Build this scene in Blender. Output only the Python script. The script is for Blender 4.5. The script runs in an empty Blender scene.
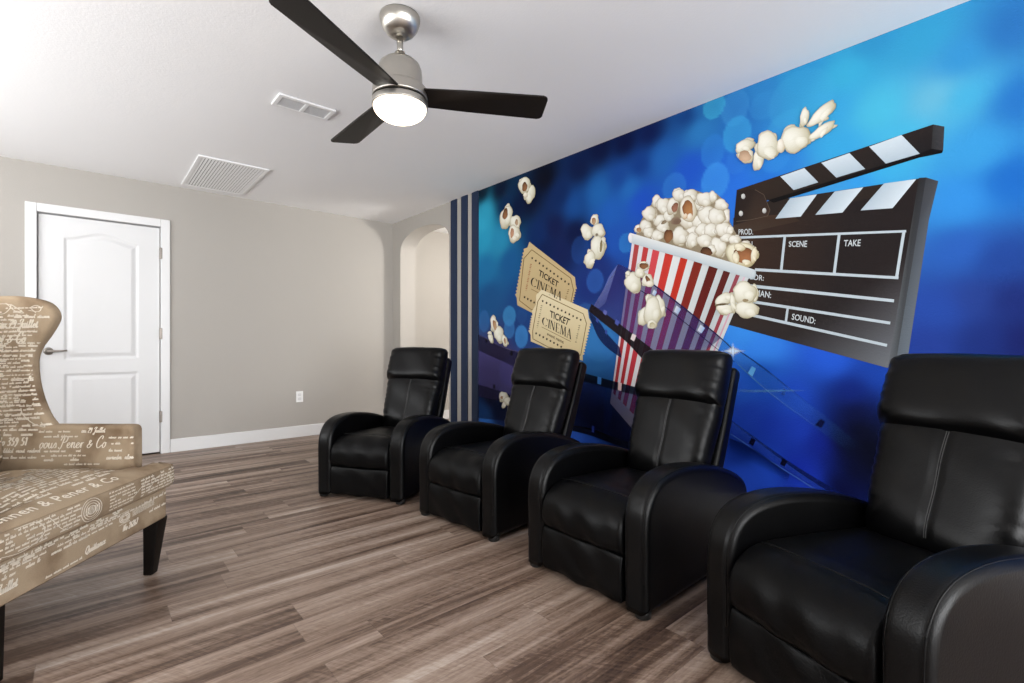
import bpy, bmesh, math, random
import numpy as np
from mathutils import Vector, Matrix
from mathutils.bvhtree import BVHTree

random.seed(7)
scn = bpy.context.scene
COL = scn.collection
PI = math.pi

# ------------------------------------------------------------------ camera model
FPX, YAW, CAMH, HY = 491.0, math.radians(40.9), 1.005, 342.5
FWD = (math.sin(YAW), math.cos(YAW)); RGT = (math.cos(YAW), -math.sin(YAW))
WALL_X, BACK_Y, CEIL = 2.80, 5.44, 2.44

def wall_yz(px, py):
    """pixel of the photograph -> metres on the mural wall (Y along the wall, Z up)"""
    t = (px - 512) / FPX
    r = (FWD[0] + t * RGT[0], FWD[1] + t * RGT[1])
    d = WALL_X / r[0]
    return r[1] * d, CAMH + (HY - py) * d / FPX

# ------------------------------------------------------------------ materials
def s2l(c):
    return tuple(((x / 255) / 12.92 if x / 255 <= 0.04045 else ((x / 255 + 0.055) / 1.055) ** 2.4) for x in c[:3])

def mat(name, col, rough=0.5, metal=0.0, spec=0.5, bump=None, bump_scale=60, bump_detail=4, var=0.0, var_scale=4):
    m = bpy.data.materials.new(name); m.use_nodes = True
    nt = m.node_tree; b = nt.nodes['Principled BSDF']
    b.inputs['Base Color'].default_value = (*col, 1)
    b.inputs['Roughness'].default_value = rough
    b.inputs['Metallic'].default_value = metal
    b.inputs['Specular IOR Level'].default_value = spec
    if bump or var:
        tc = nt.nodes.new('ShaderNodeTexCoord')
    if bump:
        n = nt.nodes.new('ShaderNodeTexNoise'); n.inputs['Scale'].default_value = bump_scale
        n.inputs['Detail'].default_value = bump_detail
        nt.links.new(tc.outputs['Object'], n.inputs['Vector'])
        bp = nt.nodes.new('ShaderNodeBump'); bp.inputs['Strength'].default_value = bump
        bp.inputs['Distance'].default_value = 0.004
        nt.links.new(n.outputs['Fac'], bp.inputs['Height']); nt.links.new(bp.outputs['Normal'], b.inputs['Normal'])
    if var:
        n2 = nt.nodes.new('ShaderNodeTexNoise'); n2.inputs['Scale'].default_value = var_scale
        nt.links.new(tc.outputs['Object'], n2.inputs['Vector'])
        mx = nt.nodes.new('ShaderNodeMix'); mx.data_type = 'RGBA'
        mx.inputs['A'].default_value = (*[c * (1 - var) for c in col], 1)
        mx.inputs['B'].default_value = (*[min(1, c * (1 + var)) for c in col], 1)
        nt.links.new(n2.outputs['Fac'], mx.inputs['Factor']); nt.links.new(mx.outputs['Result'], b.inputs['Base Color'])
    return m

M = {}
M['wall'] = mat('greige_paint', (.40, .377, .346), .85, spec=.2, bump=.25, bump_scale=160, bump_detail=3)
M['ceiling'] = mat('ceiling_paint', (.90, .90, .905), .9, spec=.2, bump=.18, bump_scale=90, bump_detail=4)
M['trim'] = mat('white_trim_paint', (.72, .72, .72), .4, spec=.3)
M['door'] = mat('white_door_paint', (.67, .67, .67), .45, spec=.3, bump=.05, bump_scale=120)
M['gap'] = mat('dark_gap', (.02, .018, .016), .9)
M['plate'] = mat('white_plastic', (.86, .86, .85), .35)
M['vent'] = mat('vent_enamel', (.84, .84, .84), .5)
M['vent_grey'] = mat('vent_louver_shaded', (.58, .58, .58), .6)  # vent enamel darkened: shade put into the slats, which otherwise catch the light
M['ventdark'] = mat('vent_shadow_box', (.13, .13, .13), .9)
M['nickel'] = mat('brushed_nickel', (.50, .475, .43), .30, metal=1.0)
_n = M['nickel'].node_tree; _t = _n.nodes.new('ShaderNodeTangent'); _t.direction_type = 'RADIAL'; _t.axis = 'Z'
_b = _n.nodes['Principled BSDF']; _b.inputs['Anisotropic'].default_value = .85; _n.links.new(_t.outputs[0], _b.inputs['Tangent'])
M['nickeldark'] = mat('dark_groove', (.05, .048, .045), .5, metal=.6)
M['hinge'] = mat('hinge_nickel', (.30, .27, .24), .4, metal=.8)
M['blade'] = mat('espresso_blade', (.010, .0075, .006), .45, spec=.22, bump=.05, bump_scale=40)
M['leather'] = mat('black_leather', (.0016, .0016, .0018), .33, spec=.20, bump=.16, bump_scale=230, bump_detail=3, var=.25, var_scale=9)
M['leather_soft'] = mat('black_leather_matte', (.0015, .0015, .0017), .38, spec=.14, bump=.16, bump_scale=230, bump_detail=3, var=.25, var_scale=9)
M['stitch'] = mat('grey_stitching', (.06, .06, .06), .55)
M['foot'] = mat('black_plastic_foot', (.012, .012, .012), .35)
M['legwood'] = mat('espresso_leg_wood', (.004, .003, .0026), .3, spec=.2)
M['navy'] = mat('navy_stripe_paint', s2l((20, 38, 66)), .6, spec=.3, bump=.15, bump_scale=160)
M['ink'] = mat('cream_fabric_print', s2l((222, 212, 196)), .9, spec=.1)
M['winframe'] = mat('window_frame_white', (.8, .8, .8), .4)

def fabric_material():
    m = bpy.data.materials.new('script_linen_fabric'); m.use_nodes = True
    nt = m.node_tree; N = nt.nodes; L = nt.links; b = N['Principled BSDF']
    b.inputs['Roughness'].default_value = .95; b.inputs['Specular IOR Level'].default_value = .1
    tc = N.new('ShaderNodeTexCoord')
    n = N.new('ShaderNodeTexNoise'); n.inputs['Scale'].default_value = 7; n.inputs['Detail'].default_value = 3
    L.new(tc.outputs['Object'], n.inputs['Vector'])
    r = N.new('ShaderNodeValToRGB')
    r.color_ramp.elements[0].position = .32; r.color_ramp.elements[0].color = (*s2l((122, 101, 80)), 1)
    r.color_ramp.elements[1].position = .55; r.color_ramp.elements[1].color = (*s2l((164, 145, 121)), 1)
    L.new(n.outputs['Fac'], r.inputs['Fac'])
    w = N.new('ShaderNodeTexNoise'); w.inputs['Scale'].default_value = 420; w.inputs['Detail'].default_value = 2
    L.new(tc.outputs['Object'], w.inputs['Vector'])
    mx = N.new('ShaderNodeMix'); mx.data_type = 'RGBA'; mx.blend_type = 'MULTIPLY'; mx.inputs['Factor'].default_value = .35
    L.new(r.outputs['Color'], mx.inputs['A']); L.new(w.outputs['Fac'], mx.inputs['B'])
    g = N.new('ShaderNodeMix'); g.data_type = 'RGBA'; g.blend_type = 'MULTIPLY'; g.inputs['Factor'].default_value = 1
    g.inputs['B'].default_value = (1.12, 1.12, 1.12, 1)
    L.new(mx.outputs['Result'], g.inputs['A']); L.new(g.outputs['Result'], b.inputs['Base Color'])
    bp = N.new('ShaderNodeBump'); bp.inputs['Strength'].default_value = .3; bp.inputs['Distance'].default_value = .002
    L.new(w.outputs['Fac'], bp.inputs['Height']); L.new(bp.outputs['Normal'], b.inputs['Normal'])
    return m
M['fabric'] = fabric_material()

def floor_material():
    m = bpy.data.materials.new('plank_floor'); m.use_nodes = True
    nt = m.node_tree; N = nt.nodes; L = nt.links; b = N['Principled BSDF']
    def math_(op, a, c=None):
        q = N.new('ShaderNodeMath'); q.operation = op
        for i, v in enumerate((a, c)):
            if v is None: continue
            if isinstance(v, (int, float)): q.inputs[i].default_value = v
            else: L.new(v, q.inputs[i])
        return q.outputs[0]
    def noise(vec, scale, detail, rough=.5, dist=0.0):
        q = N.new('ShaderNodeTexNoise'); q.inputs['Scale'].default_value = scale; q.inputs['Detail'].default_value = detail
        q.inputs['Roughness'].default_value = rough; q.inputs['Distortion'].default_value = dist
        L.new(vec, q.inputs['Vector']); return q.outputs['Fac']
    def comb(x, y, z=0.0):
        q = N.new('ShaderNodeCombineXYZ')
        for i, v in enumerate((x, y, z)):
            if isinstance(v, (int, float)): q.inputs[i].default_value = v
            else: L.new(v, q.inputs[i])
        return q.outputs[0]
    def ramp(f, stops):
        q = N.new('ShaderNodeValToRGB'); e = q.color_ramp.elements
        e[0].position, e[1].position = stops[0][0], stops[-1][0]
        e[0].color = (*stops[0][1], 1); e[1].color = (*stops[-1][1], 1)
        for p, c in stops[1:-1]:
            k = e.new(p); k.color = (*c, 1)
        L.new(f, q.inputs['Fac']); return q.outputs['Color']
    def mixc(fac, a, c, mode='MIX'):
        q = N.new('ShaderNodeMix'); q.data_type = 'RGBA'; q.blend_type = mode
        if isinstance(fac, (int, float)): q.inputs['Factor'].default_value = fac
        else: L.new(fac, q.inputs['Factor'])
        for nm, v in (('A', a), ('B', c)):
            if isinstance(v, tuple): q.inputs[nm].default_value = (*v, 1)
            else: L.new(v, q.inputs[nm])
        return q.outputs['Result']
    tc = N.new('ShaderNodeTexCoord'); sp = N.new('ShaderNodeSeparateXYZ'); L.new(tc.outputs['Object'], sp.inputs[0])
    x, y = sp.outputs[0], sp.outputs[1]
    W, LEN = .148, 1.22
    yr = math_('DIVIDE', math_('ADD', y, 10), W); row = math_('FLOOR', yr); fy = math_('FRACT', yr)
    wn = N.new('ShaderNodeTexWhiteNoise'); wn.noise_dimensions = '1D'; L.new(row, wn.inputs['W'])
    xo = math_('ADD', math_('DIVIDE', math_('ADD', x, 20), LEN), math_('MULTIPLY', wn.outputs['Value'], 7.3))
    idx = math_('FLOOR', xo); fx = math_('FRACT', xo)
    wn2 = N.new('ShaderNodeTexWhiteNoise'); wn2.noise_dimensions = '2D'; L.new(comb(row, idx), wn2.inputs['Vector'])
    tone = wn2.outputs['Value']
    off = math_('MULTIPLY', tone, 37.0)
    yy = math_('ADD', y, off)
    streak = noise(comb(math_('MULTIPLY', x, .6), math_('MULTIPLY', yy, 13.0), off), 1.0, 5, .55, .3)
    grain = noise(comb(math_('MULTIPLY', x, 3.0), math_('MULTIPLY', yy, 70.0), off), 1.0, 5, .6, .6)
    saw = noise(comb(math_('ADD', math_('MULTIPLY', x, 90.0), math_('MULTIPLY', yy, 60.0)), math_('MULTIPLY', yy, 16.0), off), 1.0, 3, .6, .5)
    sawm = noise(comb(math_('MULTIPLY', x, 2.2), math_('MULTIPLY', yy, 6.0), off), 1.0, 2, .5)
    speck = noise(comb(math_('MULTIPLY', x, 26.0), math_('MULTIPLY', yy, 90.0), off), 1.0, 4, .65, 1.0)
    f = math_('ADD', math_('MULTIPLY', math_('SUBTRACT', streak, .5), 1.25), math_('ADD', math_('MULTIPLY', tone, .14), .42))
    f = math_('ADD', f, math_('MULTIPLY', math_('SUBTRACT', grain, .5), .36))
    f = math_('ADD', f, math_('MULTIPLY', math_('SUBTRACT', speck, .5), .26))
    sm = math_('MULTIPLY', math_('SUBTRACT', saw, .5), math_('MULTIPLY', math_('GREATER_THAN', sawm, .46), .30))
    f = math_('ADD', f, sm)
    col = ramp(f, [(.18, s2l((52, 38, 32))), (.36, s2l((94, 75, 63))), (.50, s2l((131, 111, 97))), (.64, s2l((154, 135, 121))), (.84, s2l((186, 172, 160)))])
    e1 = math_('LESS_THAN', fy, .012); e2 = math_('LESS_THAN', fx, .0016)
    edge = math_('MAXIMUM', e1, e2)
    col = mixc(math_('MULTIPLY', edge, .3), col, s2l((52, 40, 34)))
    L.new(col, b.inputs['Base Color'])
    b.inputs['Roughness'].default_value = .42; b.inputs['Specular IOR Level'].default_value = .35
    bp = N.new('ShaderNodeBump'); bp.inputs['Strength'].default_value = .12; bp.inputs['Distance'].default_value = .003
    L.new(math_('ADD', f, math_('MULTIPLY', edge, -.5)), bp.inputs['Height']); L.new(bp.outputs['Normal'], b.inputs['Normal'])
    return m
M['floor'] = floor_material()

PRINT_GAIN = .86
def print_material(name, use_alpha):
    m = bpy.data.materials.new(name); m.use_nodes = True
    nt = m.node_tree; N = nt.nodes; L = nt.links; b = N['Principled BSDF']
    a = N.new('ShaderNodeAttribute'); a.attribute_name = 'ink'
    L.new(a.outputs['Color'], b.inputs['Base Color'])
    b.inputs['Roughness'].default_value = .6; b.inputs['Specular IOR Level'].default_value = .07
    tc = N.new('ShaderNodeTexCoord'); n = N.new('ShaderNodeTexNoise'); n.inputs['Scale'].default_value = 110; n.inputs['Detail'].default_value = 2
    L.new(tc.outputs['Object'], n.inputs['Vector'])
    bp = N.new('ShaderNodeBump'); bp.inputs['Strength'].default_value = .3; bp.inputs['Distance'].default_value = .004
    L.new(n.outputs['Fac'], bp.inputs['Height']); L.new(bp.outputs['Normal'], b.inputs['Normal'])
    if use_alpha: L.new(a.outputs['Alpha'], b.inputs['Alpha'])
    return m
M['print'] = print_material('mural_print', False)
M['print_a'] = print_material('mural_print_translucent', True)

def emit_mat(name, col, s):
    m = bpy.data.materials.new(name); m.use_nodes = True
    b = m.node_tree.nodes['Principled BSDF']
    b.inputs['Base Color'].default_value = (.9, .88, .84, 1); b.inputs['Roughness'].default_value = .3
    b.inputs['Emission Color'].default_value = (*col, 1); b.inputs['Emission Strength'].default_value = s
    return m
M['bowl'] = emit_mat('lit_frosted_glass', (1.0, .80, .55), 7.0)
_nt = M['bowl'].node_tree; _tc = _nt.nodes.new('ShaderNodeTexCoord'); _sp = _nt.nodes.new('ShaderNodeSeparateXYZ'); _mr = _nt.nodes.new('ShaderNodeMapRange')
_nt.links.new(_tc.outputs['Object'], _sp.inputs[0]); _nt.links.new(_sp.outputs[2], _mr.inputs['Value'])
_mr.inputs['From Min'].default_value = -.400; _mr.inputs['From Max'].default_value = -.452; _mr.inputs['To Min'].default_value = .9; _mr.inputs['To Max'].default_value = 9.0
_nt.links.new(_mr.outputs['Result'], _nt.nodes['Principled BSDF'].inputs['Emission Strength'])
g = bpy.data.materials.new('clear_glass'); g.use_nodes = True
nt = g.node_tree; nt.nodes.remove(nt.nodes['Principled BSDF'])
tr = nt.nodes.new('ShaderNodeBsdfTransparent'); gl = nt.nodes.new('ShaderNodeBsdfGlossy'); gl.inputs['Roughness'].default_value = .02
mx = nt.nodes.new('ShaderNodeMixShader'); mx.inputs[0].default_value = .06
nt.links.new(tr.outputs[0], mx.inputs[1]); nt.links.new(gl.outputs[0], mx.inputs[2])
nt.links.new(mx.outputs[0], nt.nodes['Material Output'].inputs['Surface'])
M['glass'] = g

# ------------------------------------------------------------------ object helpers
def link(name, me, mats, parent=None, smooth=True, wn=True):
    o = bpy.data.objects.new(name, me); COL.objects.link(o)
    for m in (mats if isinstance(mats, (list, tuple)) else [mats]): me.materials.append(m)
    if smooth:
        me.polygons.foreach_set('use_smooth', [True] * len(me.polygons))
        if wn:
            w = o.modifiers.new('weighted', 'WEIGHTED_NORMAL'); w.keep_sharp = True
    if parent is not None: o.parent = parent
    return o

def from_bm(name, bm, mats, parent=None, smooth=True, wn=True):
    bmesh.ops.recalc_face_normals(bm, faces=bm.faces)
    me = bpy.data.meshes.new(name); bm.to_mesh(me); bm.free()
    return link(name, me, mats, parent, smooth, wn)

def empty(name, loc, rz, label, cat, group=None):
    o = bpy.data.objects.new(name, None); COL.objects.link(o)
    o.location = loc; o.rotation_euler = (0, 0, rz); o.empty_display_size = .1
    o['label'] = label; o['category'] = cat
    if group: o['group'] = group
    return o

def tag(o, label, cat, group=None):
    o['label'] = label; o['category'] = cat
    if group: o['group'] = group
    return o

def structure(o, label=None, cat=None):
    o['kind'] = 'structure'
    if label: o['label'] = label
    if cat: o['category'] = cat
    return o

def box(bm, x0, x1, y0, y1, z0, z1, bev=0.0, seg=2):
    r = bmesh.ops.create_cube(bm, size=1.0)
    vs = r['verts']
    for v in vs:
        v.co = Vector(((x0 + x1) / 2 + v.co.x * (x1 - x0), (y0 + y1) / 2 + v.co.y * (y1 - y0), (z0 + z1) / 2 + v.co.z * (z1 - z0)))
    if bev > 0:
        es = list({e for v in vs for e in v.link_edges})
        r = bmesh.ops.bevel(bm, geom=es, offset=bev, segments=seg, profile=.5, affect='EDGES')
    return bm

def lathe(bm, prof, n=40, axis_o=(0, 0, 0), close=True):
    rings = []
    for r, z in prof:
        if r < 1e-6: rings.append([bm.verts.new((axis_o[0], axis_o[1], axis_o[2] + z))])
        else: rings.append([bm.verts.new((axis_o[0] + r * math.cos(2 * PI * k / n), axis_o[1] + r * math.sin(2 * PI * k / n), axis_o[2] + z)) for k in range(n)])
    for a, b in zip(rings, rings[1:]):
        for k in range(n):
            q = [a[k % len(a)], a[(k + 1) % len(a)], b[(k + 1) % len(b)], b[k % len(b)]]
            u = []
            for v in q:
                if v not in u: u.append(v)
            if len(u) >= 3: bm.faces.new(u)
    if close:
        for rg in (rings[0], rings[-1]):
            if len(rg) > 1: bm.faces.new(rg)
    return bm

def tube(bm, pts, r, n=8, cap=True):
    pts = [Vector(p) for p in pts]; rings = []
    for i, p in enumerate(pts):
        t = (pts[min(i + 1, len(pts) - 1)] - pts[max(i - 1, 0)]).normalized()
        ref = Vector((0, 0, 1)) if abs(t.z) < .95 else Vector((1, 0, 0))
        a = t.cross(ref).normalized(); b = t.cross(a)
        rr = r[i] if isinstance(r, (list, tuple)) else r
        rings.append([bm.verts.new(p + (a * math.cos(2 * PI * k / n) + b * math.sin(2 * PI * k / n)) * rr) for k in range(n)])
    for q, w in zip(rings, rings[1:]):
        for k in range(n): bm.faces.new((q[k], q[(k + 1) % n], w[(k + 1) % n], w[k]))
    if cap: bm.faces.new(rings[0]); bm.faces.new(rings[-1])
    return bm

def catmull(pts, n=6, closed=False):
    out = []; m = len(pts); dim = len(pts[0])
    rng = range(m if closed else m - 1)
    for i in rng:
        p = [pts[(i + k - 1) % m] if closed else pts[min(max(i + k - 1, 0), m - 1)] for k in range(4)]
        for s in range(n):
            t = s / n
            out.append(tuple(.5 * (2 * p[1][d] + (-p[0][d] + p[2][d]) * t + (2 * p[0][d] - 5 * p[1][d] + 4 * p[2][d] - p[3][d]) * t * t + (-p[0][d] + 3 * p[1][d] - 3 * p[2][d] + p[3][d]) * t ** 3) for d in range(dim)))
    if not closed: out.append(tuple(pts[-1]))
    return out

def rounded_extrude(bm, prof, x0, x1, r, seg=5, mid=1, bulge=None, axis='x'):
    """profile (closed list of (y,z)) swept along x, its end edges rounded by r"""
    n = len(prof)
    area = sum(prof[i][0] * prof[(i + 1) % n][1] - prof[(i + 1) % n][0] * prof[i][1] for i in range(n))
    if area < 0: prof = prof[::-1]
    nor = []
    for i in range(n):
        a, b, c = prof[i - 1], prof[i], prof[(i + 1) % n]
        e1 = Vector((b[0] - a[0], b[1] - a[1])).normalized(); e2 = Vector((c[0] - b[0], c[1] - b[1])).normalized()
        n1 = Vector((e1.y, -e1.x)); n2 = Vector((e2.y, -e2.x))
        m_ = n1 + n2; m_ = m_.normalized() / max(.5, m_.normalized().dot(n1)) if m_.length > 1e-6 else n1
        nor.append(m_)
    st = [(x0 + r * (1 - math.cos(k / seg * PI / 2)), r * (1 - math.sin(k / seg * PI / 2))) for k in range(seg + 1)]
    mids = [(x0 + r + (x1 - x0 - 2 * r) * k / (mid + 1), 0) for k in range(1, mid + 1)]
    en = [(x1 - r * (1 - math.cos(k / seg * PI / 2)), r * (1 - math.sin(k / seg * PI / 2))) for k in range(seg, -1, -1)]
    rings = []
    for x, ins in st + mids + en:
        ring = []
        for i, (y, z) in enumerate(prof):
            d = -ins
            if bulge: d += bulge((x - x0) / (x1 - x0), y, z)
            ring.append(bm.verts.new((x, y + nor[i].x * d, z + nor[i].y * d)))
        rings.append(ring)
    for a, b in zip(rings, rings[1:]):
        for k in range(n): bm.faces.new((a[k], a[(k + 1) % n], b[(k + 1) % n], b[k]))
    bm.faces.new(rings[0]); bm.faces.new(rings[-1])
    return bm

def pillow(bm, w, h, t, fn, p=5, q=2.2, nu=36, nv=36, back=.6, wr=None):
    """soft cushion in (u across, v up, depth) mapped through fn; wr(u,v) adds wrinkles on the front"""
    us = [math.sin(PI / 2 * (-1 + 2 * i / nu)) for i in range(nu + 1)]
    vs = [math.sin(PI / 2 * (-1 + 2 * j / nv)) for j in range(nv + 1)]
    fr, bk = {}, {}
    for i, u in enumerate(us):
        for j, v in enumerate(vs):
            f = (max(0, 1 - abs(u) ** p) * max(0, 1 - abs(v) ** p)) ** (1 / q)
            # superellipse outline
            k = 1.0
            m_ = max(abs(u), abs(v))
            if m_ > 1e-6:
                k = m_ / ((abs(u) ** 14 + abs(v) ** 14) ** (1 / 14))
            edge = i in (0, nu) or j in (0, nv)
            d = f * t * (1 - back)
            if wr and not edge: d += wr(u, v)
            fr[i, j] = bm.verts.new(fn(u * k * w / 2, v * k * h / 2, d))
            bk[i, j] = fr[i, j] if edge else bm.verts.new(fn(u * k * w / 2, v * k * h / 2, -f * t * back))
    for i in range(nu):
        for j in range(nv):
            bm.faces.new((fr[i, j], fr[i + 1, j], fr[i + 1, j + 1], fr[i, j + 1]))
            q_ = [bk[i, j], bk[i, j + 1], bk[i + 1, j + 1], bk[i + 1, j]]
            if len(set(q_)) == 4 and set(q_) != {fr[i, j], fr[i + 1, j], fr[i + 1, j + 1], fr[i, j + 1]}: bm.faces.new(q_)
    return bm

# ------------------------------------------------------------------ room shell
LX, RY = -2.3, -3.4           # left wall, rear wall (behind the camera)
HX1, HY0 = 4.3, 3.0           # hallway beyond the arch
WT = .20
A0, A1, ASPR, ATOP = 4.216, 5.243, 2.07, 2.285     # arched opening in the mural wall

bm = bmesh.new(); box(bm, LX - .2, HX1 + .2, RY - .2, BACK_Y + .25, -.06, 0)
structure(from_bm('floor', bm, M['floor'], smooth=False))
bm = bmesh.new(); box(bm, LX - .2, HX1 + .2, RY - .2, BACK_Y + .25, CEIL, CEIL + .06)
structure(from_bm('ceiling', bm, M['ceiling'], smooth=False))

DX0, DX1, DZ1 = -.294, .501, 2.045
bm = bmesh.new()
box(bm, LX, DX0 - .02, BACK_Y, BACK_Y + .14, 0, CEIL)
box(bm, DX1 + .02, HX1, BACK_Y, BACK_Y + .14, 0, CEIL)
box(bm, DX0 - .02, DX1 + .02, BACK_Y, BACK_Y + .14, DZ1 + .02, CEIL)
structure(from_bm('wall_back', bm, M['wall'], smooth=False))
SY0, SY1, SZ0, SZ1 = .9, 4.6, .9, 2.2  # opening of an unseen left window, added to get more light on the ceiling
bm = bmesh.new(); box(bm, LX - .14, LX, RY, SY0, 0, CEIL); box(bm, LX - .14, LX, SY1, BACK_Y + .14, 0, CEIL)
box(bm, LX - .14, LX, SY0, SY1, 0, SZ0); box(bm, LX - .14, LX, SY0, SY1, SZ1, CEIL)
structure(from_bm('wall_left', bm, M['wall'], smooth=False))

# wall with the arch
bm = bmesh.new()
ac, ah = (A0 + A1) / 2, (A1 - A0) / 2
arch = [(A1, 0)] + [(ac + ah * math.copysign(abs(math.cos(t)) ** .9, math.cos(t)), ASPR + (ATOP - ASPR) * math.sin(t) ** .9) for t in [PI * k / 28 for k in range(29)]] + [(A0, 0)]
def col_strip(ya, za, yb, zb):
    """solid piece of the wall between two heights and the ceiling"""
    q = [(ya, za), (yb, zb), (yb, CEIL), (ya, CEIL)]
    f1 = [bm.verts.new((WALL_X, y, z)) for y, z in q]; f2 = [bm.verts.new((WALL_X + WT, y, z)) for y, z in q]
    bm.faces.new(f1); bm.faces.new(f2)
    for i in range(4):
        j = (i + 1) % 4; bm.faces.new((f1[i], f1[j], f2[j], f2[i]))
col_strip(RY, 0, A0, 0); col_strip(A1, 0, BACK_Y, 0)
for p_, q_ in zip(arch[1:-1], arch[2:-1]): col_strip(q_[0], q_[1], p_[0], p_[1])
bmesh.ops.remove_doubles(bm, verts=bm.verts, dist=1e-5)
structure(from_bm('wall_right', bm, M['wall'], smooth=False))
# hallway shell
bm = bmesh.new(); box(bm, HX1, HX1 + .12, HY0, BACK_Y, 0, CEIL); box(bm, WALL_X + WT, HX1, HY0 - .12, HY0, 0, CEIL)
structure(from_bm('wall_hallway', bm, M['wall'], smooth=False))
# rear wall with a wide glazed opening (the daylight behind the photographer)
WX0, WX1, WZ0, WZ1 = -1.2, 2.6, .12, 2.2
bm = bmesh.new()
box(bm, LX, WX0, RY - .14, RY, 0, CEIL); box(bm, WX1, WALL_X, RY - .14, RY, 0, CEIL)
box(bm, WX0, WX1, RY - .14, RY, 0, WZ0); box(bm, WX0, WX1, RY - .14, RY, WZ1, CEIL)
structure(from_bm('wall_rear', bm, M['wall'], smooth=False))
bm = bmesh.new()
for x in (WX0, (WX0 + WX1) / 2 - .025, WX1 - .05): box(bm, x, x + .05, RY - .1, RY - .04, WZ0, WZ1)
box(bm, WX0, WX1, RY - .1, RY - .04, WZ0, WZ0 + .05); box(bm, WX0, WX1, RY - .1, RY - .04, WZ1 - .05, WZ1)
w1 = structure(from_bm('window_1', bm, M['winframe'], smooth=False))
bm = bmesh.new(); box(bm, WX0 + .05, WX1 - .05, RY - .075, RY - .069, WZ0 + .05, WZ1 - .05)
from_bm('pane', bm, M['glass'], w1, smooth=False)

bm = bmesh.new()
for y in (SY0, (SY0 + SY1) / 2 - .025, SY1 - .05): box(bm, LX - .1, LX - .04, y, y + .05, SZ0, SZ1)
box(bm, LX - .1, LX - .04, SY0, SY1, SZ0, SZ0 + .05); box(bm, LX - .1, LX - .04, SY0, SY1, SZ1 - .05, SZ1)
w2 = structure(from_bm('added_window_2', bm, M['winframe'], smooth=False))  # added window out of view, there for the ceiling's brightness
bm = bmesh.new(); box(bm, LX - .075, LX - .069, SY0 + .05, SY1 - .05, SZ0 + .05, SZ1 - .05)
from_bm('pane', bm, M['glass'], w2, smooth=False)

# baseboards
def baseboard(name, x0, x1, y0, y1):
    b = bmesh.new(); box(b, x0, x1, y0, y1, 0, .12, .004, 2); structure(from_bm(name, b, M['trim']))
baseboard('baseboard_back', DX1 + .075, WALL_X, BACK_Y - .016, BACK_Y)
baseboard('baseboard_left', LX, LX + .016, RY, BACK_Y)
baseboard('baseboard_right', WALL_X - .016, WALL_X, RY, A0 - .001)
baseboard('baseboard_corner', WALL_X - .016, WALL_X, A1 + .001, BACK_Y - .016)
baseboard('baseboard_hallway', WALL_X + WT, HX1, BACK_Y - .016, BACK_Y)
baseboard('baseboard_back_left', LX + .016, DX0 - .075, BACK_Y - .016, BACK_Y)

# ------------------------------------------------------------------ door with arched panel
d1 = structure(empty('door_1', ((DX0 + DX1) / 2, BACK_Y, 0), 0, 'white two-panel arched-top door closed in the far grey wall', 'door'))
DW = DX1 - DX0; dcx = DW / 2
def sd_panel(x, z, x0, x1, z0, z1, rise):
    """signed distance-like value to a panel outline, positive inside"""
    top = z1
    if rise: 
        s = (x - (x0 + x1) / 2) / ((x1 - x0) / 2)
        top = z1 + rise * (.5 + .5 * math.cos(PI * max(-1, min(1, s))))
    return min(x - x0, x1 - x, z - z0, top - z)
def groove(d):
    if d <= 0 or d > .05: 
        return 0.0
    if d < .012: return -.010 * d / .012
    if d < .022: return -.010
    return -.010 * (1 - (d - .022) / .028)
bm = bmesh.new()
nx, nz = 120, 260
H0 = .012
gv = {}
for i in range(nx + 1):
    for j in range(nz + 1):
        x = -DW / 2 + DW * i / nx; z = H0 + (DZ1 - H0 - .003) * j / nz
        g_ = groove(sd_panel(x, z, -.243, .243, .866, 1.868, .060)) + groove(sd_panel(x, z, -.243, .243, .20, .745, 0))
        gv[i, j] = bm.verts.new((x, .012 - g_, z))
for i in range(nx):
    for j in range(nz): bm.faces.new((gv[i, j], gv[i + 1, j], gv[i + 1, j + 1], gv[i, j + 1]))
bd = [gv[i, 0] for i in range(nx + 1)] + [gv[nx, j] for j in range(1, nz + 1)] + [gv[i, nz] for i in range(nx - 1, -1, -1)] + [gv[0, j] for j in range(nz - 1, 0, -1)]
bb = [bm.verts.new((v.co.x, .05, v.co.z)) for v in bd]
for i in range(len(bd)):
    j = (i + 1) % len(bd); bm.faces.new((bd[i], bd[j], bb[j], bb[i]))
bm.faces.new(bb)
from_bm('panel', bm, M['door'], d1)
bm = bmesh.new()
cw = .068
for sx in (-1, 1):
    xa = sx * (DW / 2 + .006); xb = sx * (DW / 2 + .006 + cw)
    box(bm, min(xa, xb), max(xa, xb), -.018, 0, 0, DZ1 + .006 + cw, .005, 2)
box(bm, -DW / 2 - .006, DW / 2 + .006, -.018, 0, DZ1 + .006, DZ1 + .006 + cw, .005, 2)
for sx in (-1, 1):
    xa = sx * (DW / 2 + .004); xb = sx * (DW / 2 + .02)
    box(bm, min(xa, xb), max(xa, xb), 0, .12, 0, DZ1 + .004)
box(bm, -DW / 2 - .02, DW / 2 + .02, 0, .12, DZ1 + .004, DZ1 + .02)
from_bm('casing', bm, M['trim'], d1)
bm = bmesh.new(); box(bm, -DW / 2 - .02, DW / 2 + .02, .055, .12, 0, DZ1 + .01)
from_bm('dark_recess', bm, M['gap'], d1, smooth=False)
for z in (.335, 1.085, 1.81):
    bm = bmesh.new(); box(bm, DW / 2 - .004, DW / 2 + .016, -.020, .014, z - .05, z + .05, .002, 1)
    lathe(bm, [(.006, -.052), (.008, -.05), (.008, .05), (.006, .052)], 12, (DW / 2 + .003, -.014, z))
    from_bm('hinge', bm, M['hinge'], d1)
bm = bmesh.new()
hx, hz = -DW / 2 + .060, .935
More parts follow.
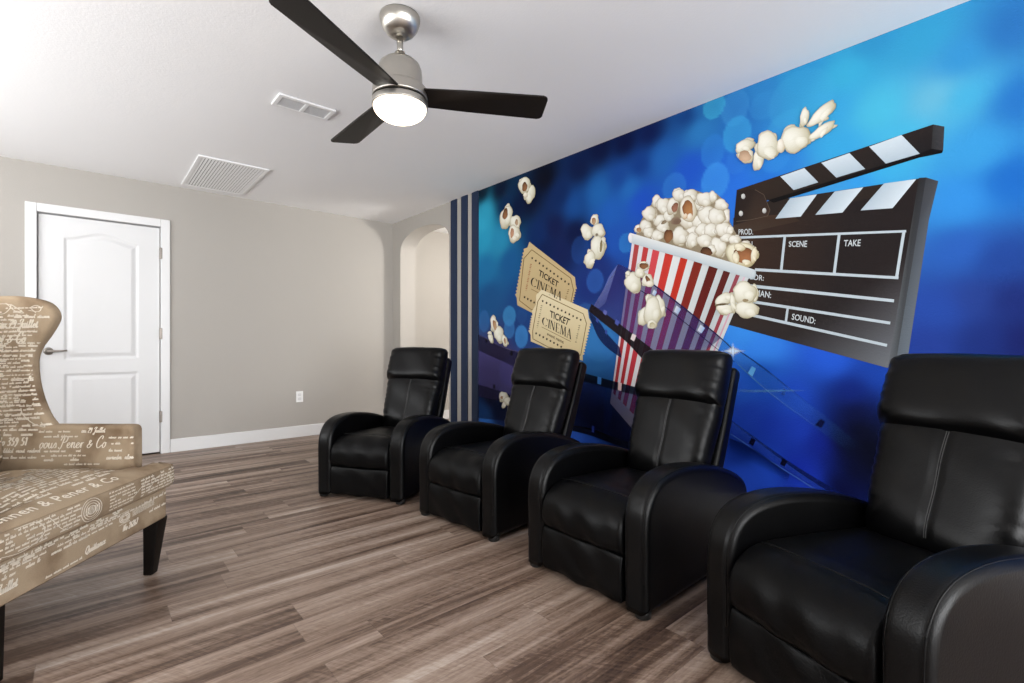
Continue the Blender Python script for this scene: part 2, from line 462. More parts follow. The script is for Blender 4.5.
for k in (0,):
    pr = [(.0, -.001), (.031, -.001), (.031, .006), (.026, .011), (.012, .013), (.011, .045), (.0, .045)]
    rings = []
    for r, d in pr:
        rings.append([bm.verts.new((hx + r * math.cos(2 * PI * q / 24), .012 - d, hz + r * math.sin(2 * PI * q / 24))) for q in range(24)] if r > 0 else [bm.verts.new((hx, .012 - d, hz))])
    for a, b in zip(rings, rings[1:]):
        for q in range(24):
            f_ = []
            for v in (a[q % len(a)], a[(q + 1) % len(a)], b[(q + 1) % len(b)], b[q % len(b)]):
                if v not in f_: f_.append(v)
            if len(f_) > 2: bm.faces.new(f_)
tube(bm, [(hx - .008, -.034, hz), (hx + .03, -.036, hz), (hx + .075, -.036, hz + .002), (hx + .115, -.033, hz + .004)], [.011, .010, .008, .007], 10)
from_bm('door_handle', bm, M['hinge'], d1)

# ------------------------------------------------------------------ outlet
ot = empty('wall_outlet', (1.715, BACK_Y, .37), 0, 'white duplex outlet plate low on the far grey wall', 'outlet')
bm = bmesh.new(); box(bm, -.036, .036, -.006, -.0005, 0, .116, .003, 2); from_bm('cover_plate', bm, M['plate'], ot)
for z in (.036, .080):
    bm = bmesh.new(); box(bm, -.017, .017, -.009, -.006, z - .014, z + .014, .003, 2)
    for sx in (-.007, .007): box(bm, sx - .0012, sx + .0012, -.0094, -.009, z - .004, z + .007)
    from_bm('socket', bm, M['trim'], ot)

# ------------------------------------------------------------------ ceiling vents
def vent(name, cx, cy, wx, wy, rz, frame, nlouv, along, banks, label, cat):
    t = empty(name, (cx, cy, CEIL), rz, label, cat)
    b = bmesh.new(); f = frame
    box(b, -wx / 2, wx / 2, -wy / 2, -wy / 2 + f, -.012, -.0005, .003, 2); box(b, -wx / 2, wx / 2, wy / 2 - f, wy / 2, -.012, -.0005, .003, 2)
    box(b, -wx / 2, -wx / 2 + f, -wy / 2 + f, wy / 2 - f, -.012, -.0005, .003, 2); box(b, wx / 2 - f, wx / 2, -wy / 2 + f, wy / 2 - f, -.012, -.0005, .003, 2)
    if banks == 2: box(b, -.012, .012, -wy / 2 + f, wy / 2 - f, -.012, -.0005, .003, 2)
    from_bm('frame', b, M['vent'], t)
    b = bmesh.new(); box(b, -wx / 2 + f, wx / 2 - f, -wy / 2 + f, wy / 2 - f, -.0025, -.0005); from_bm('backing', b, M['ventdark'], t, smooth=False)
    spans = [(-wx / 2 + f, wx / 2 - f)] if banks == 1 else [(-wx / 2 + f, -.012), (.012, wx / 2 - f)]
    for (xa, xb) in spans:
        b = bmesh.new()
        for k in range(nlouv):
            if along == 'y':
                x = xa + (xb - xa) * (k + .5) / nlouv; p = (xb - xa) / nlouv
                vs = [(x - p * .40, -wy / 2 + f, -.006), (x + p * .28, -wy / 2 + f, -.011), (x + p * .28, wy / 2 - f, -.011), (x - p * .40, wy / 2 - f, -.006)]
            else:
                y = -wy / 2 + f + (wy - 2 * f) * (k + .5) / nlouv; p = (wy - 2 * f) / nlouv
                vs = [(xa, y - p * .22, -.007), (xa, y + p * .12, -.011), (xb, y + p * .12, -.011), (xb, y - p * .22, -.007)]
            q1 = [b.verts.new(v) for v in vs]; q2 = [b.verts.new((v[0], v[1], v[2] + .0012)) for v in vs]
            b.faces.new(q1); b.faces.new(q2[::-1])
            for i in range(4): b.faces.new((q1[i], q1[(i + 1) % 4], q2[(i + 1) % 4], q2[i]))
        from_bm('louvers', b, M['vent' if banks == 1 else 'vent_grey'], t, smooth=False)
    return t
vent('supply_register', 1.00, 3.085, .33, .17, .0, .026, 8, 'x', 2, 'small white two-bank ceiling air register beside the ceiling fan', 'air vent')
vent('return_grille', .895, 4.85, .50, .92, .0, .03, 20, 'y', 1, 'large white louvered ceiling return grille near the far wall', 'air vent')

# ------------------------------------------------------------------ ceiling fan
FX, FY = 1.044, 1.959
fan = empty('ceiling_fan', (FX, FY, CEIL), 0, 'three-blade brushed nickel ceiling fan with lit frosted bowl light', 'ceiling fan')
def fz(z): return z - CEIL
bm = bmesh.new()
lathe(bm, [(.086, fz(2.4395)), (.088, fz(2.432)), (.086, fz(2.415)), (.078, fz(2.392)), (.062, fz(2.370)), (.045, fz(2.357)), (.028, fz(2.352)), (.02, fz(2.351))], 48)
from_bm('canopy', bm, M['nickel'], fan)
bm = bmesh.new(); lathe(bm, [(.0135, fz(2.355)), (.0135, fz(2.262))], 20); from_bm('downrod', bm, M['nickel'], fan)
bm = bmesh.new()
lathe(bm, [(.016, fz(2.285)), (.022, fz(2.282)), (.026, fz(2.270)), (.034, fz(2.258)), (.050, fz(2.249)), (.072, fz(2.240)), (.086, fz(2.226)), (.094, fz(2.205)), (.0965, fz(2.18)), (.0965, fz(2.136)), (.1, fz(2.132)), (.1, fz(2.128))], 56)
from_bm('motor_housing', bm, M['nickel'], fan)
bm = bmesh.new(); lathe(bm, [(.101, fz(2.130)), (.101, fz(2.124))], 56); from_bm('groove_ring', bm, M['nickeldark'], fan)
bm = bmesh.new()
lathe(bm, [(.10, fz(2.125)), (.113, fz(2.124)), (.118, fz(2.119)), (.119, fz(2.083)), (.119, fz(2.072))], 56); from_bm('switch_housing', bm, M['nickel'], fan)
bm = bmesh.new(); lathe(bm, [(.116, fz(2.0725)), (.116, fz(2.066))], 56); from_bm('groove_ring', bm, M['nickeldark'], fan)
bm = bmesh.new(); lathe(bm, [(.119, fz(2.067)), (.121, fz(2.064)), (.121, fz(2.045)), (.119, fz(2.042)), (.112, fz(2.041))], 56); from_bm('light_ring', bm, M['nickel'], fan)
bm = bmesh.new()
lathe(bm, [(.112, fz(2.046))] + [(.116 * math.cos(a), fz(2.043 - .066 * math.sin(a))) for a in [PI / 2 * k / 12 for k in range(13)]], 48, close=False)
from_bm('light_bowl', bm, M['bowl'], fan)

def blade_outline():
    pts = []
    r0, r1 = .085, .655
    w0, w1, cr = .058, .078, .022
    pts += [(r0, -w0), (r0 + .2, -w0 - .010)]
    for k in range(7):
        a = -PI / 2 + PI / 2 * k / 6; pts.append((r1 - cr + cr * math.cos(a), -w1 + cr + cr * math.sin(a)))
    for k in range(7):
        a = PI / 2 * k / 6; pts.append((r1 - cr + cr * math.cos(a), w1 - cr + cr * math.sin(a)))
    pts += [(r0 + .2, w0 + .010), (r0, w0)]
    return pts
for k, ang in enumerate((-31, 89, 209)):
    a = math.radians(ang); tilt = math.radians(-11)
    bm = bmesh.new(); lo, hi = [], []
    for (r, w) in blade_outline():
        for lst, dz in ((lo, -.004), (hi, .004)):
            y = w * math.cos(tilt) - dz * math.sin(tilt); z = w * math.sin(tilt) + dz * math.cos(tilt) + fz(2.092)
            lst.append(bm.verts.new((r * math.cos(a) - y * math.sin(a), r * math.sin(a) + y * math.cos(a), z)))
    bm.faces.new(lo); bm.faces.new(hi[::-1])
    for i in range(len(lo)):
        j = (i + 1) % len(lo); bm.faces.new((lo[i], lo[j], hi[j], hi[i]))
    bmesh.ops.bevel(bm, geom=[e for e in bm.edges if all(len(f.verts) <= 4 or True for f in e.link_faces) and any(len(f.verts) > 4 for f in e.link_faces)], offset=.0015, segments=2, affect='EDGES')
    from_bm('blade', bm, M['blade'], fan)

# ------------------------------------------------------------------ recliners
RW, RD = .63, .86            # outer width, depth of the arms
AW = .105                     # arm width
GROUP = 'black leather recliners in a row along the mural'
def arm_profile():
    top = catmull([(.0, .020), (.0, .20), (.0, .345), (.022, .425), (.075, .480), (.165, .508), (.30, .512), (.48, .488), (.66, .440), (.80, .375), (.845, .315), (.855, .20), (.855, .022)], 6)
    return top
def make_recliner():
    root = empty('recliner', (0, 0, 0), 0, 'black leather recliner', 'recliner', GROUP)
    y0 = -.43                                   # front of the arms
    def Y(p): return [(y + y0, z) for y, z in p]
    prof = Y(arm_profile())
    for s in (-1, 1):
        xo = s * RW / 2; xi = s * (RW / 2 - AW)
        bm = bmesh.new(); rounded_extrude(bm, prof, min(xo, xi), max(xo, xi), .030, 6, 2)
        arm = from_bm('arm', bm, M['leather'], root)
        for x_, sgn in ((xo - s * .0145, s), (xi + s * .0145, -s)):
            bm = bmesh.new(); pts = []
            pp = [p for p in prof[4:-6]]
            for i in range(len(pp)):
                t = Vector((pp[min(i + 1, len(pp) - 1)][0] - pp[max(i - 1, 0)][0], pp[min(i + 1, len(pp) - 1)][1] - pp[max(i - 1, 0)][1])).normalized()
                nrm = Vector((-t.y, t.x)); pts.append((x_, pp[i][0] + nrm.x * -.0048, pp[i][1] + nrm.y * -.0048))
            tube(bm, pts, .0022, 6)
            from_bm('welt', bm, M['leather'], arm)
    # seat cushion
    sp = catmull([(.0, .205), (-.018, .25), (-.012, .315), (.03, .362), (.11, .385), (.30, .383), (.50, .372), (.66, .365)], 6)
    sp = [(y + y0 + .012, z) for y, z in sp] + [(.66 + y0, .21)]
    def bul(s, y, z):
        e = (1 - (2 * s - 1) ** 4)
        if z < .22 or y > .12: return 0
        w = .004 * math.sin(18 * s + 30 * z) * (1 if y < y0 + .1 else .3)
        return (.016 if y < y0 + .2 else .010) * e + w * e
    bm = bmesh.new(); rounded_extrude(bm, sp, -(RW / 2 - AW) - .001, RW / 2 - AW + .001, .020, 5, 14, bul)
    seat = from_bm('seat_cushion', bm, M['leather_soft'], root)
    bm = bmesh.new(); pts = []
    for k in range(25):
        x = -.18 + .36 * k / 24; pts.append((x, y0 + .095, .3955 + .0125 * (1 - (x / .205) ** 4)))
    tube(bm, pts, .0022, 6); from_bm('seat_seam', bm, M['leather'], seat)
    # footrest panel
    fp = [(y0 + y, z) for y, z in catmull([(.004, .030), (-.004, .060), (-.006, .15), (.002, .198), (.012, .206)], 4)] + [(y0 + .06, .206), (y0 + .06, .030)]
    bm = bmesh.new(); rounded_extrude(bm, fp, -(RW / 2 - AW) + .002, RW / 2 - AW - .002, .010, 4, 10, lambda s, y, z: .004 * math.sin(14 * s + 40 * z) * (1 - (2 * s - 1) ** 4) if y < y0 + .01 else 0)
    from_bm('footrest', bm, M['leather_soft'], root)
    # under frame
    bm = bmesh.new(); box(bm, -(RW / 2 - AW) - .002, RW / 2 - AW + .002, y0 + .065, y0 + .80, .035, .205, .004, 1)
    from_bm('base_frame', bm, M['foot'], root)
    # back: leaning frame of reference
    lean = math.radians(22); by, bz = y0 + .635, .375
    def bk(u, v, d):      # v measured up the back from the seat, d towards the sitter
        return (u, by + v * math.sin(lean) - d * math.cos(lean), bz + v * math.cos(lean) + d * math.sin(lean))
    def wr_back(u, v):
        e = max(0, abs(u) - .62) / .38
        w = .0095 * math.sin(23 * v + 6 * math.sin(3 * v) + 5 * abs(u) + (1.3 if u > 0 else 0)) * e * (1 - e * .6)
        return w - .006 * math.exp(-(u / .02) ** 2) + .003 * math.sin(7 * v + 3 * u)
    def taper(u, v, d):
        k = 1 - .10 * max(0, (.10 - v)) / .30
        return bk(u * (k if v < .1 else 1), v + .205, d)
    bm = bmesh.new(); pillow(bm, .455, .50, .16, taper, 5, 2.4, 44, 44, .45, wr_back)
    back = from_bm('backrest', bm, M['leather'], root)
    bm = bmesh.new(); pts_l = []
    for sx in (-.003, .003):
        pts = []
        for k in range(22):
            vv = -.20 + .385 * k / 21
            f = (max(0, 1 - abs(vv / .25) ** 5)) ** (1 / 2.4)
            x_ = sx
            co = Vector(taper(x_, vv, f * .16 * .55 - .0045 + .003 * math.sin(7 * vv / .25)))
            pts.append(tuple(co))
        tube(bm, pts, .0013, 6)
    from_bm('stitching', bm, M['stitch'], back)
    # headrest pillow
    def wr_head(u, v):
        e = max(0, abs(u) - .70) / .30
        return .010 * math.sin(17 * v + 3 * math.sin(4 * v) + (2 if u > 0 else .5)) * e * (1 - e * .55) + .004 * math.sin(5 * u + 2 * v) 
    bm = bmesh.new(); pillow(bm, .470, .284, .178, lambda u, v, d: bk(u, v + .476, d + .014), 6, 2.3, 44, 32, .42, wr_head)
    from_bm('headrest', bm, M['leather'], root)
    # outer back shell behind the cushions
    shell = [(.045, -.28), (.045, .10), (.055, .30), (.055, .555), (.075, .575), (.115, .575), (.130, .555), (.130, .2), (.11, -.28)]
    prof2 = []
    for d, v in shell:
        c = bk(0, v, -d); prof2.append((c[1], c[2]))
    bm = bmesh.new(); rounded_extrude(bm, prof2, -.228, .228, .02, 4, 3)
    from_bm('back_shell', bm, M['leather'], root)
    for sx in (-1, 1):
        for yy in (y0 + .045, y0 + .79):
            bm = bmesh.new(); lathe(bm, [(.024, .0), (.029, .005), (.031, .022), (.031, .045)], 20, (sx * (RW / 2 - .036), yy - (.012 if yy < 0 else 0), 0))
            from_bm('leg', bm, M['foot'], root)
    return root

def copy_tree(o, parent=None):
    c = o.copy(); COL.objects.link(c); c.parent = parent
    for ch in list(o.children): copy_tree(ch, c)
    return c

# front corner on the viewer's left, front corner on the viewer's right (outer, at the floor)
FRONTS = [((1.130, 3.255), (1.470, 2.720), 'black leather recliner nearest the arched doorway, farthest along the row'),
          ((1.462, 2.535), (1.535, 1.905), 'black leather recliner second from the arched doorway, below the printed cinema tickets'),
          ((1.500, 1.650), (1.505, .995), 'black leather recliner below the striped popcorn bucket, between two others'),
          ((1.500, .785), (1.300, .205), 'black leather recliner nearest the camera, cut off at the right edge')]
proto = make_recliner()
for i, (a, b, lab) in enumerate(FRONTS):
    o = proto if i == 0 else copy_tree(proto)
    e = Vector((b[0] - a[0], b[1] - a[1])).normalized(); bk_ = Vector((-e.y, e.x))
    mid = Vector(((a[0] + b[0]) / 2, (a[1] + b[1]) / 2)) + bk_ * .43
    o.location = (mid.x, mid.y, 0); o.rotation_euler = (0, 0, math.atan2(e.y, e.x)); o['label'] = lab

# ------------------------------------------------------------------ handwriting for the fabric
GLY = {
 'e': (.70, [[(0, .3), (.35, .55), (.5, .8), (.35, 1), (.12, .8), (.08, .35), (.3, 0), (.7, .25)]]),
 'n': (.95, [[(0, .3), (.15, .95), (.2, 1), (.2, 0)], [(.2, .5), (.45, 1), (.62, .9), (.6, .15), (.75, 0), (.95, .3)]]),
 'm': (1.4, [[(0, .3), (.15, .95), (.2, 1), (.2, 0)], [(.2, .5), (.45, 1), (.6, .9), (.6, 0)], [(.6, .5), (.85, 1), (1.02, .9), (1.0, .15), (1.15, 0), (1.4, .3)]]),
 'r': (.65, [[(0, .3), (.2, 1), (.22, 0)], [(.22, .55), (.4, .95), (.62, .95)]]),
 'i': (.55, [[(0, .3), (.2, 1), (.2, .15), (.35, 0), (.55, .3)], [(.22, 1.4), (.28, 1.5)]]),
 'u': (1.0, [[(0, .3), (.18, 1), (.18, .2), (.35, 0), (.58, .3), (.65, 1), (.65, .15), (.8, 0), (1, .3)]]),
 'l': (.55, [[(0, .3), (.35, 1.6), (.3, 2.0), (.18, 1.7), (.18, .2), (.32, 0), (.55, .3)]]),
 't': (.55, [[(0, .3), (.22, 1.6), (.2, .15), (.35, 0), (.55, .3)], [(.02, 1.1), (.45, 1.18)]]),
 'a': (.95, [[(.6, .9), (.35, 1), (.1, .6), (.15, .1), (.35, 0), (.6, .6), (.65, 1), (.62, .15), (.75, 0), (.95, .3)]]),
 'c': (.65, [[(.5, .85), (.35, 1), (.1, .6), (.15, .1), (.35, 0), (.65, .3)]]),
 'o': (.75, [[(.35, 1), (.1, .6), (.15, .1), (.35, 0), (.6, .4), (.55, .9), (.35, 1), (.78, .85)]]),
 's': (.60, [[(0, .3), (.3, 1), (.45, .5), (.35, .05), (.1, .1)], [(.35, .05), (.6, .3)]]),
 'd': (1.0, [[(.6, .9), (.35, 1), (.1, .6), (.15, .1), (.35, 0), (.6, .6), (.72, 2), (.65, .15), (.8, 0), (1, .3)]]),
 'P': (1.15, [[(.5, 1.95), (.33, 1), (.15, 0), (-.15, -.1), (-.2, .15)], [(-.1, 1.4), (.2, 2.05), (.7, 2.25), (1.08, 1.85), (.9, 1.2), (.4, 1.0)]]),
 'C': (1.10, [[(.9, 1.6), (1.0, 2.05), (.75, 2.2), (.3, 1.6), (.12, .7), (.3, .05), (.6, 0), (1.05, .5)]]),
 'J': (.75, [[(.05, 1.5), (.35, 2.05), (.85, 2.0), (.62, 1.0), (.38, -.7), (.05, -.95), (-.02, -.55), (.45, .05), (.75, .3)]]),
 'Q': (1.3, [[(.75, 2.05), (.3, 1.7), (.1, .8), (.35, .1), (.85, .35), (1.1, 1.3), (.85, 2.0), (.5, 1.7)], [(.45, .35), (.8, -.25), (1.3, .1)]]),
 'G': (1.2, [[(.95, 1.7), (.8, 2.1), (.4, 1.8), (.15, .8), (.35, .05), (.8, .4), (1.0, 1.0)], [(1.0, 1.0), (.9, -.2), (.5, -.7), (.1, -.5)]]),
 '&': (1.0, [[(.8, .3), (.35, .9), (.42, 1.4), (.62, 1.2), (.1, .4), (.25, 0), (.6, .15), (.9, .8)]]),
 '1': (.6, [[(.1, 1.5), (.35, 1.9), (.3, 0)]]),
 '2': (.85, [[(.1, 1.5), (.4, 1.9), (.65, 1.5), (.1, 0), (.75, .05)]]),
 '3': (.85, [[(.1, 1.7), (.45, 1.9), (.6, 1.5), (.3, 1.05), (.65, .6), (.4, 0), (.05, .2)]]),
 '5': (.85, [[(.65, 1.85), (.25, 1.85), (.2, 1.1), (.6, 1.0), (.6, .3), (.3, 0), (.05, .2)]]),
 '6': (.85, [[(.6, 1.85), (.2, 1.1), (.15, .3), (.4, 0), (.65, .4), (.45, .9), (.15, .6)]]),
 '7': (.85, [[(.05, 1.85), (.65, 1.9), (.3, 0)]]),
 '9': (.85, [[(.62, 1.4), (.35, 1.9), (.1, 1.4), (.35, 1.0), (.65, 1.5), (.5, .4), (.15, -.3)]]),
 'N': (1.2, [[(.05, 0), (.2, 1.9)], [(.2, 1.9), (.75, 0)], [(.75, 0), (.95, 2.0)]]),
 ' ': (.6, []), '.': (.4, [[(.1, 0), (.16, .08)]]), '-': (.8, [[(.05, .6), (.7, .62)]]),
}
def script_strokes(text, h, slant=.45):
    """polylines of a written line; h = x-height in metres"""
    x = 0; out = []
    for ch in text:
        adv, sts = GLY.get(ch, GLY['o'])
        for st in sts:
            p = catmull(st, 4) if len(st) > 2 else st
            out.append([((x + a + slant * b * .5) * h, b * h) for a, b in p])
        x += adv
    return out, x * h

class Writer:
    """writes ribbons of ink onto the surface of one part (given as a bmesh in local coordinates)"""
    def __init__(s, bm): s.tree = BVHTree.FromBMesh(bm); s.bm = bm; s.items = []
    def frame(s, o, u, v, n): s.o, s.u, s.v, s.n = Vector(o), Vector(u).normalized(), Vector(v).normalized(), Vector(n).normalized()
    def hit(s, a, b):
        p = s.o + s.u * a + s.v * b + s.n * .12
        h = s.tree.ray_cast(p, -s.n, .3)
        if h[0] is None or h[1].dot(s.n) < .25: return None
        return h[0] + h[1] * .0012
    def line(s, pts, w):
        L = []
        for i, (a, b) in enumerate(pts):
            q, r = pts[max(i - 1, 0)], pts[min(i + 1, len(pts) - 1)]
            t = Vector((r[0] - q[0], r[1] - q[1]))
            if t.length < 1e-9: continue
            t.normalize(); n = Vector((-t.y, t.x)); ww = w * (.55 + .75 * abs(t.y))
            c, d = s.hit(a + n.x * ww, b + n.y * ww), s.hit(a - n.x * ww, b - n.y * ww)
            L.append((c, d) if c is not None and d is not None else None)
        for k in range(len(L) - 1):
            if L[k] and L[k + 1]: s.items.append((L[k][0], L[k][1], L[k + 1][1], L[k + 1][0]))
    def text(s, txt, x, y, h, w, rise=0.0, slant=.45):
        st, wd = script_strokes(txt, h, slant)
        for p in st: s.line([(x + a, y + b + rise * a) for a, b in p], w)
        return wd
    def block(s, txt, x, y, h):
        cu = bpy.data.curves.new('t', 'FONT'); cu.body = txt; cu.resolution_u = 2; cu.size = h / .7; cu.space_character = 1.08; cu.offset = .0006
        ob = bpy.data.objects.new('t', cu); COL.objects.link(ob)
        me = bpy.data.meshes.new_from_object(ob.evaluated_get(bpy.context.evaluated_depsgraph_get()))
        def split(a, b, c, depth=0):
            L_ = [((a - b).length, 0), ((b - c).length, 1), ((c - a).length, 2)]; m_ = max(L_)
            if m_[0] < .006 or depth > 9:
                q = [s.hit(x + p.x, y + p.y) for p in (a, b, c)]
                if all(p is not None for p in q): s.items.append(tuple(q))
                return
            if m_[1] == 0: split(a, (a + b) / 2, c, depth + 1); split((a + b) / 2, b, c, depth + 1)
            elif m_[1] == 1: split(a, b, (b + c) / 2, depth + 1); split(a, (b + c) / 2, c, depth + 1)
            else: split(a, b, (a + c) / 2, depth + 1); split((a + c) / 2, b, c, depth + 1)
        me.calc_loop_triangles()
        for t in me.loop_triangles: split(*[me.vertices[i].co.xy for i in t.vertices])
        bpy.data.objects.remove(ob); bpy.data.curves.remove(cu); bpy.data.meshes.remove(me)
    def filler(s, x0, x1, y, h, w, rise=0.0):
        x = x0
        while x < x1:
            word = ''.join(random.choice('eaonmurtilscde') for _ in range(random.randint(3, 8)))
            x += s.text(word, x, y + rise * (x - x0), h, w, rise) + h * 1.2
            if random.random() < .18: x += h * random.uniform(3, 10)
    def flourish(s, pts, w): s.line(catmull(pts, 10), w)
    def finish(s):
        for it in s.items:
            vs = [s.bm.verts.new(p) for p in it]; f = s.bm.faces.new(vs); f.material_index = 1

# ------------------------------------------------------------------ armchair
ax = Vector((.61, .79)).normalized()
chair = empty('armchair', (.0025, 2.3557, 0), math.atan2(ax.y, ax.x), 'wingback armchair in brown script-print fabric with dark tapered legs', 'armchair')
FAB = [M['fabric'], M['ink']]
chair.scale = (1.04, 1, 1)
def finish_part(name, bm, wr=None, parent=chair):
    bmesh.ops.recalc_face_normals(bm, faces=bm.faces)
    if wr: wr.finish()
    me = bpy.data.meshes.new(name); bm.to_mesh(me); bm.free()
    return link(name, me, FAB, parent, True, True)

# seat rail / apron
ap = [(-.03, .232), (-.03, .362), (.62, .362), (.62, .232)]
bm = bmesh.new(); rounded_extrude(bm, [(-.026, .232), (-.030, .238), (-.030, .356), (-.024, .364), (.60, .364), (.60, .232)], -.388, .388, .018, 4, 12)
bmesh.ops.recalc_face_normals(bm, faces=bm.faces)
w = Writer(bm); w.frame((0, -.03, 0), (1, 0, 0), (0, 0, 1), (0, -1, 0))
w.text('au 29 Juillet', -.42, .268, .0135, .0019, .03); w.text('Quittance', -.05, .256, .0125, .0018, .03)
w.filler(-.37, -.06, .308, .0065, .0010, .02); w.filler(-.37, -.18, .335, .009, .0014, .02); w.filler(-.10, .10, .335, .006, .0009, .02); w.filler(-.10, .06, .315, .005, .0008, .02)
w.text('No 26267', .125, .268, .0115, .0020, .02); w.filler(.27, .375, .29, .0065, .0010, .02); w.filler(.24, .375, .335, .007, .001, .02)
w.filler(-.2, -.07, .246, .0045, .0008, .02)
for k in range(5, 7):
    w.filler(-.38 + random.uniform(0, .2), -.05 + random.uniform(0, .4), .250 + k * .0155, .0045, .0007, .01)
for k in range(7): w.line([(.175, .309 + k * .0035), (.30, .315 + k * .0035)], .0012)
for k in range(3): 
    r_ = .026 - k * .007
    w.line([(.135 + r_ * math.cos(t), .318 + r_ * .65 * math.sin(t)) for t in [2 * PI * q / 30 for q in range(31)]], .0016)
for k in range(4): w.line([(.105 , .297 + k * .014), (.162, .299 + k * .014)], .0014)
w.filler(-.37, .1, .349, .005, .0008, .01)
finish_part('seat_frame', bm, w)

# T-shaped seat cushion
bm = bmesh.new()
def tcush(z0, z1):
    out = [(-.392, -.052), (.392, -.052), (.392, .046), (.286, .052), (.286, .54), (-.286, .54), (-.286, .052), (-.392, .046)]
    pts = []
    for i in range(len(out)):
        a, b, c = [Vector(out[(i + k) % len(out)]) for k in (-1, 0, 1)]
        r = .022; p, q = b + (a - b).normalized() * r, b + (c - b).normalized() * r
        for t in (0, .33, .67, 1): pts.append(((1 - t) ** 2 * p + 2 * t * (1 - t) * b + t * t * q))
    return pts
tp = []
base = tcush(0, 0)
dense = []
for i in range(len(base)):
    a, b = base[i], base[(i + 1) % len(base)]
    n_ = max(1, int((b - a).length / .03))
    for k in range(n_): dense.append(a + (b - a) * k / n_)
def offs(pts, d):
    o = []; n = len(pts)
    for i in range(n):
        t = (pts[(i + 1) % n] - pts[i - 1]).normalized(); o.append(pts[i] + Vector((t.y, -t.x)) * d)
    return o
rings = []
for d, z in [(-.02, .368), (-.006, .370), (.004, .378), (.009, .395), (.010, .425), (.007, .450), (.0045, .4585), (.002, .461), (-.001, .4635), (-.012, .470), (-.04, .478)]:
    rings.append([bm.verts.new((p.x, p.y, z + .006 * (p.x > .0) * 0)) for p in offs(dense, d)])
n = len(dense)
for a, b in zip(rings, rings[1:]):
    for k in range(n): bm.faces.new((a[k], a[(k + 1) % n], b[(k + 1) % n], b[k]))
bm.faces.new(rings[0][::-1])
# crowned top
from mathutils.geometry import delaunay_2d_cdt
bpts = [Vector((v.co.x, v.co.y)) for v in rings[-1]]
ipts = []
for i in range(-13, 14):
    for j in range(0, 21):
        x, y = i * .026, .0 + j * .024
        if (-.002 < y < .005 and abs(x) < .33) or (.005 <= y < .03 and abs(x) < .30) or (abs(x) < .235 and y < .485): ipts.append(Vector((x, y)))
vo, eo, fo, ov, oe, of_ = delaunay_2d_cdt(bpts + ipts, [(i, (i + 1) % len(bpts)) for i in range(len(bpts))], [], 1, 1e-6)
vm = []
for i, p in enumerate(vo):
    src = [k for k in ov[i] if k < len(bpts)]
    if src: vm.append(rings[-1][src[0]])
    else:
        dx = max(0, .286 - abs(p.x)) if p.y > .03 else max(0, .39 - abs(p.x)); k_ = min(1, max(0, dx - .04) / .14) * min(1, max(0, p.y + .012) / .16) * min(1, max(0, .50 - p.y) / .1)
        vm.append(bm.verts.new((p.x, p.y, .478 + .032 * (k_ * (2 - k_)))))
for f in fo:
    try: bm.faces.new([vm[k] for k in f])
    except ValueError: pass
bmesh.ops.recalc_face_normals(bm, faces=bm.faces)
w = Writer(bm)
w.frame((0, 0, .5), (1, 0, 0), (0, 1, 0), (0, 0, 1))
w.block('Pennen & Pener & Co', -.375, -.024, .036)
for k in range(15):
    y = .030 + k * .023 + random.uniform(-.004, .004)
    w.filler(random.uniform(-.40, -.2), random.uniform(.1, .38), y, random.choice((.006, .0075, .009)), .0013)
w.text('Pener & Co', -.12, .20, .018, .0022); w.text('29 Juillet', -.25, .30, .015, .002)
w.frame((0, -.06, 0), (1, 0, 0), (0, 0, 1), (0, -1, 0))
for k, y in enumerate((.385, .397, .409, .421, .433, .446)):
    w.filler(-.38 + .02 * (k % 2), -.12, y, .0045, .0008, .01); w.filler(.02, .14, y, .0035, .0007, .01); w.filler(.18, .38, y, .0045, .0008, .01)
w.flourish([(-.37, .39), (-.30, .38), (-.24, .41), (-.26, .45), (-.33, .455)], .0015); w.flourish([(-.22, .45), (-.18, .40), (-.15, .385)], .0012)
for k in range(4):
    r_ = .016 + .009 * k
    w.line([(-.06 + r_ * math.cos(t), .418 + r_ * .9 * math.sin(t)) for t in [2 * PI * q / 30 for q in range(31)]], .0011)
for k in range(10): w.line([(-.085 + k * .006, .405), (-.08 + k * .006, .43)], .0009)
w.flourish([(.22, .40), (.28, .44), (.34, .43), (.36, .39), (.30, .385)], .0012); w.flourish([(.10, .385), (.14, .40), (.22, .45)], .0012)
cush = finish_part('seat_cushion', bm, w)
bm = bmesh.new(); ptsw = [(p.x, p.y, .4605) for p in offs(dense, .0045)]
tube(bm, ptsw + [ptsw[0]], .0022, 6, cap=False); from_bm('piping', bm, M['fabric'], cush)

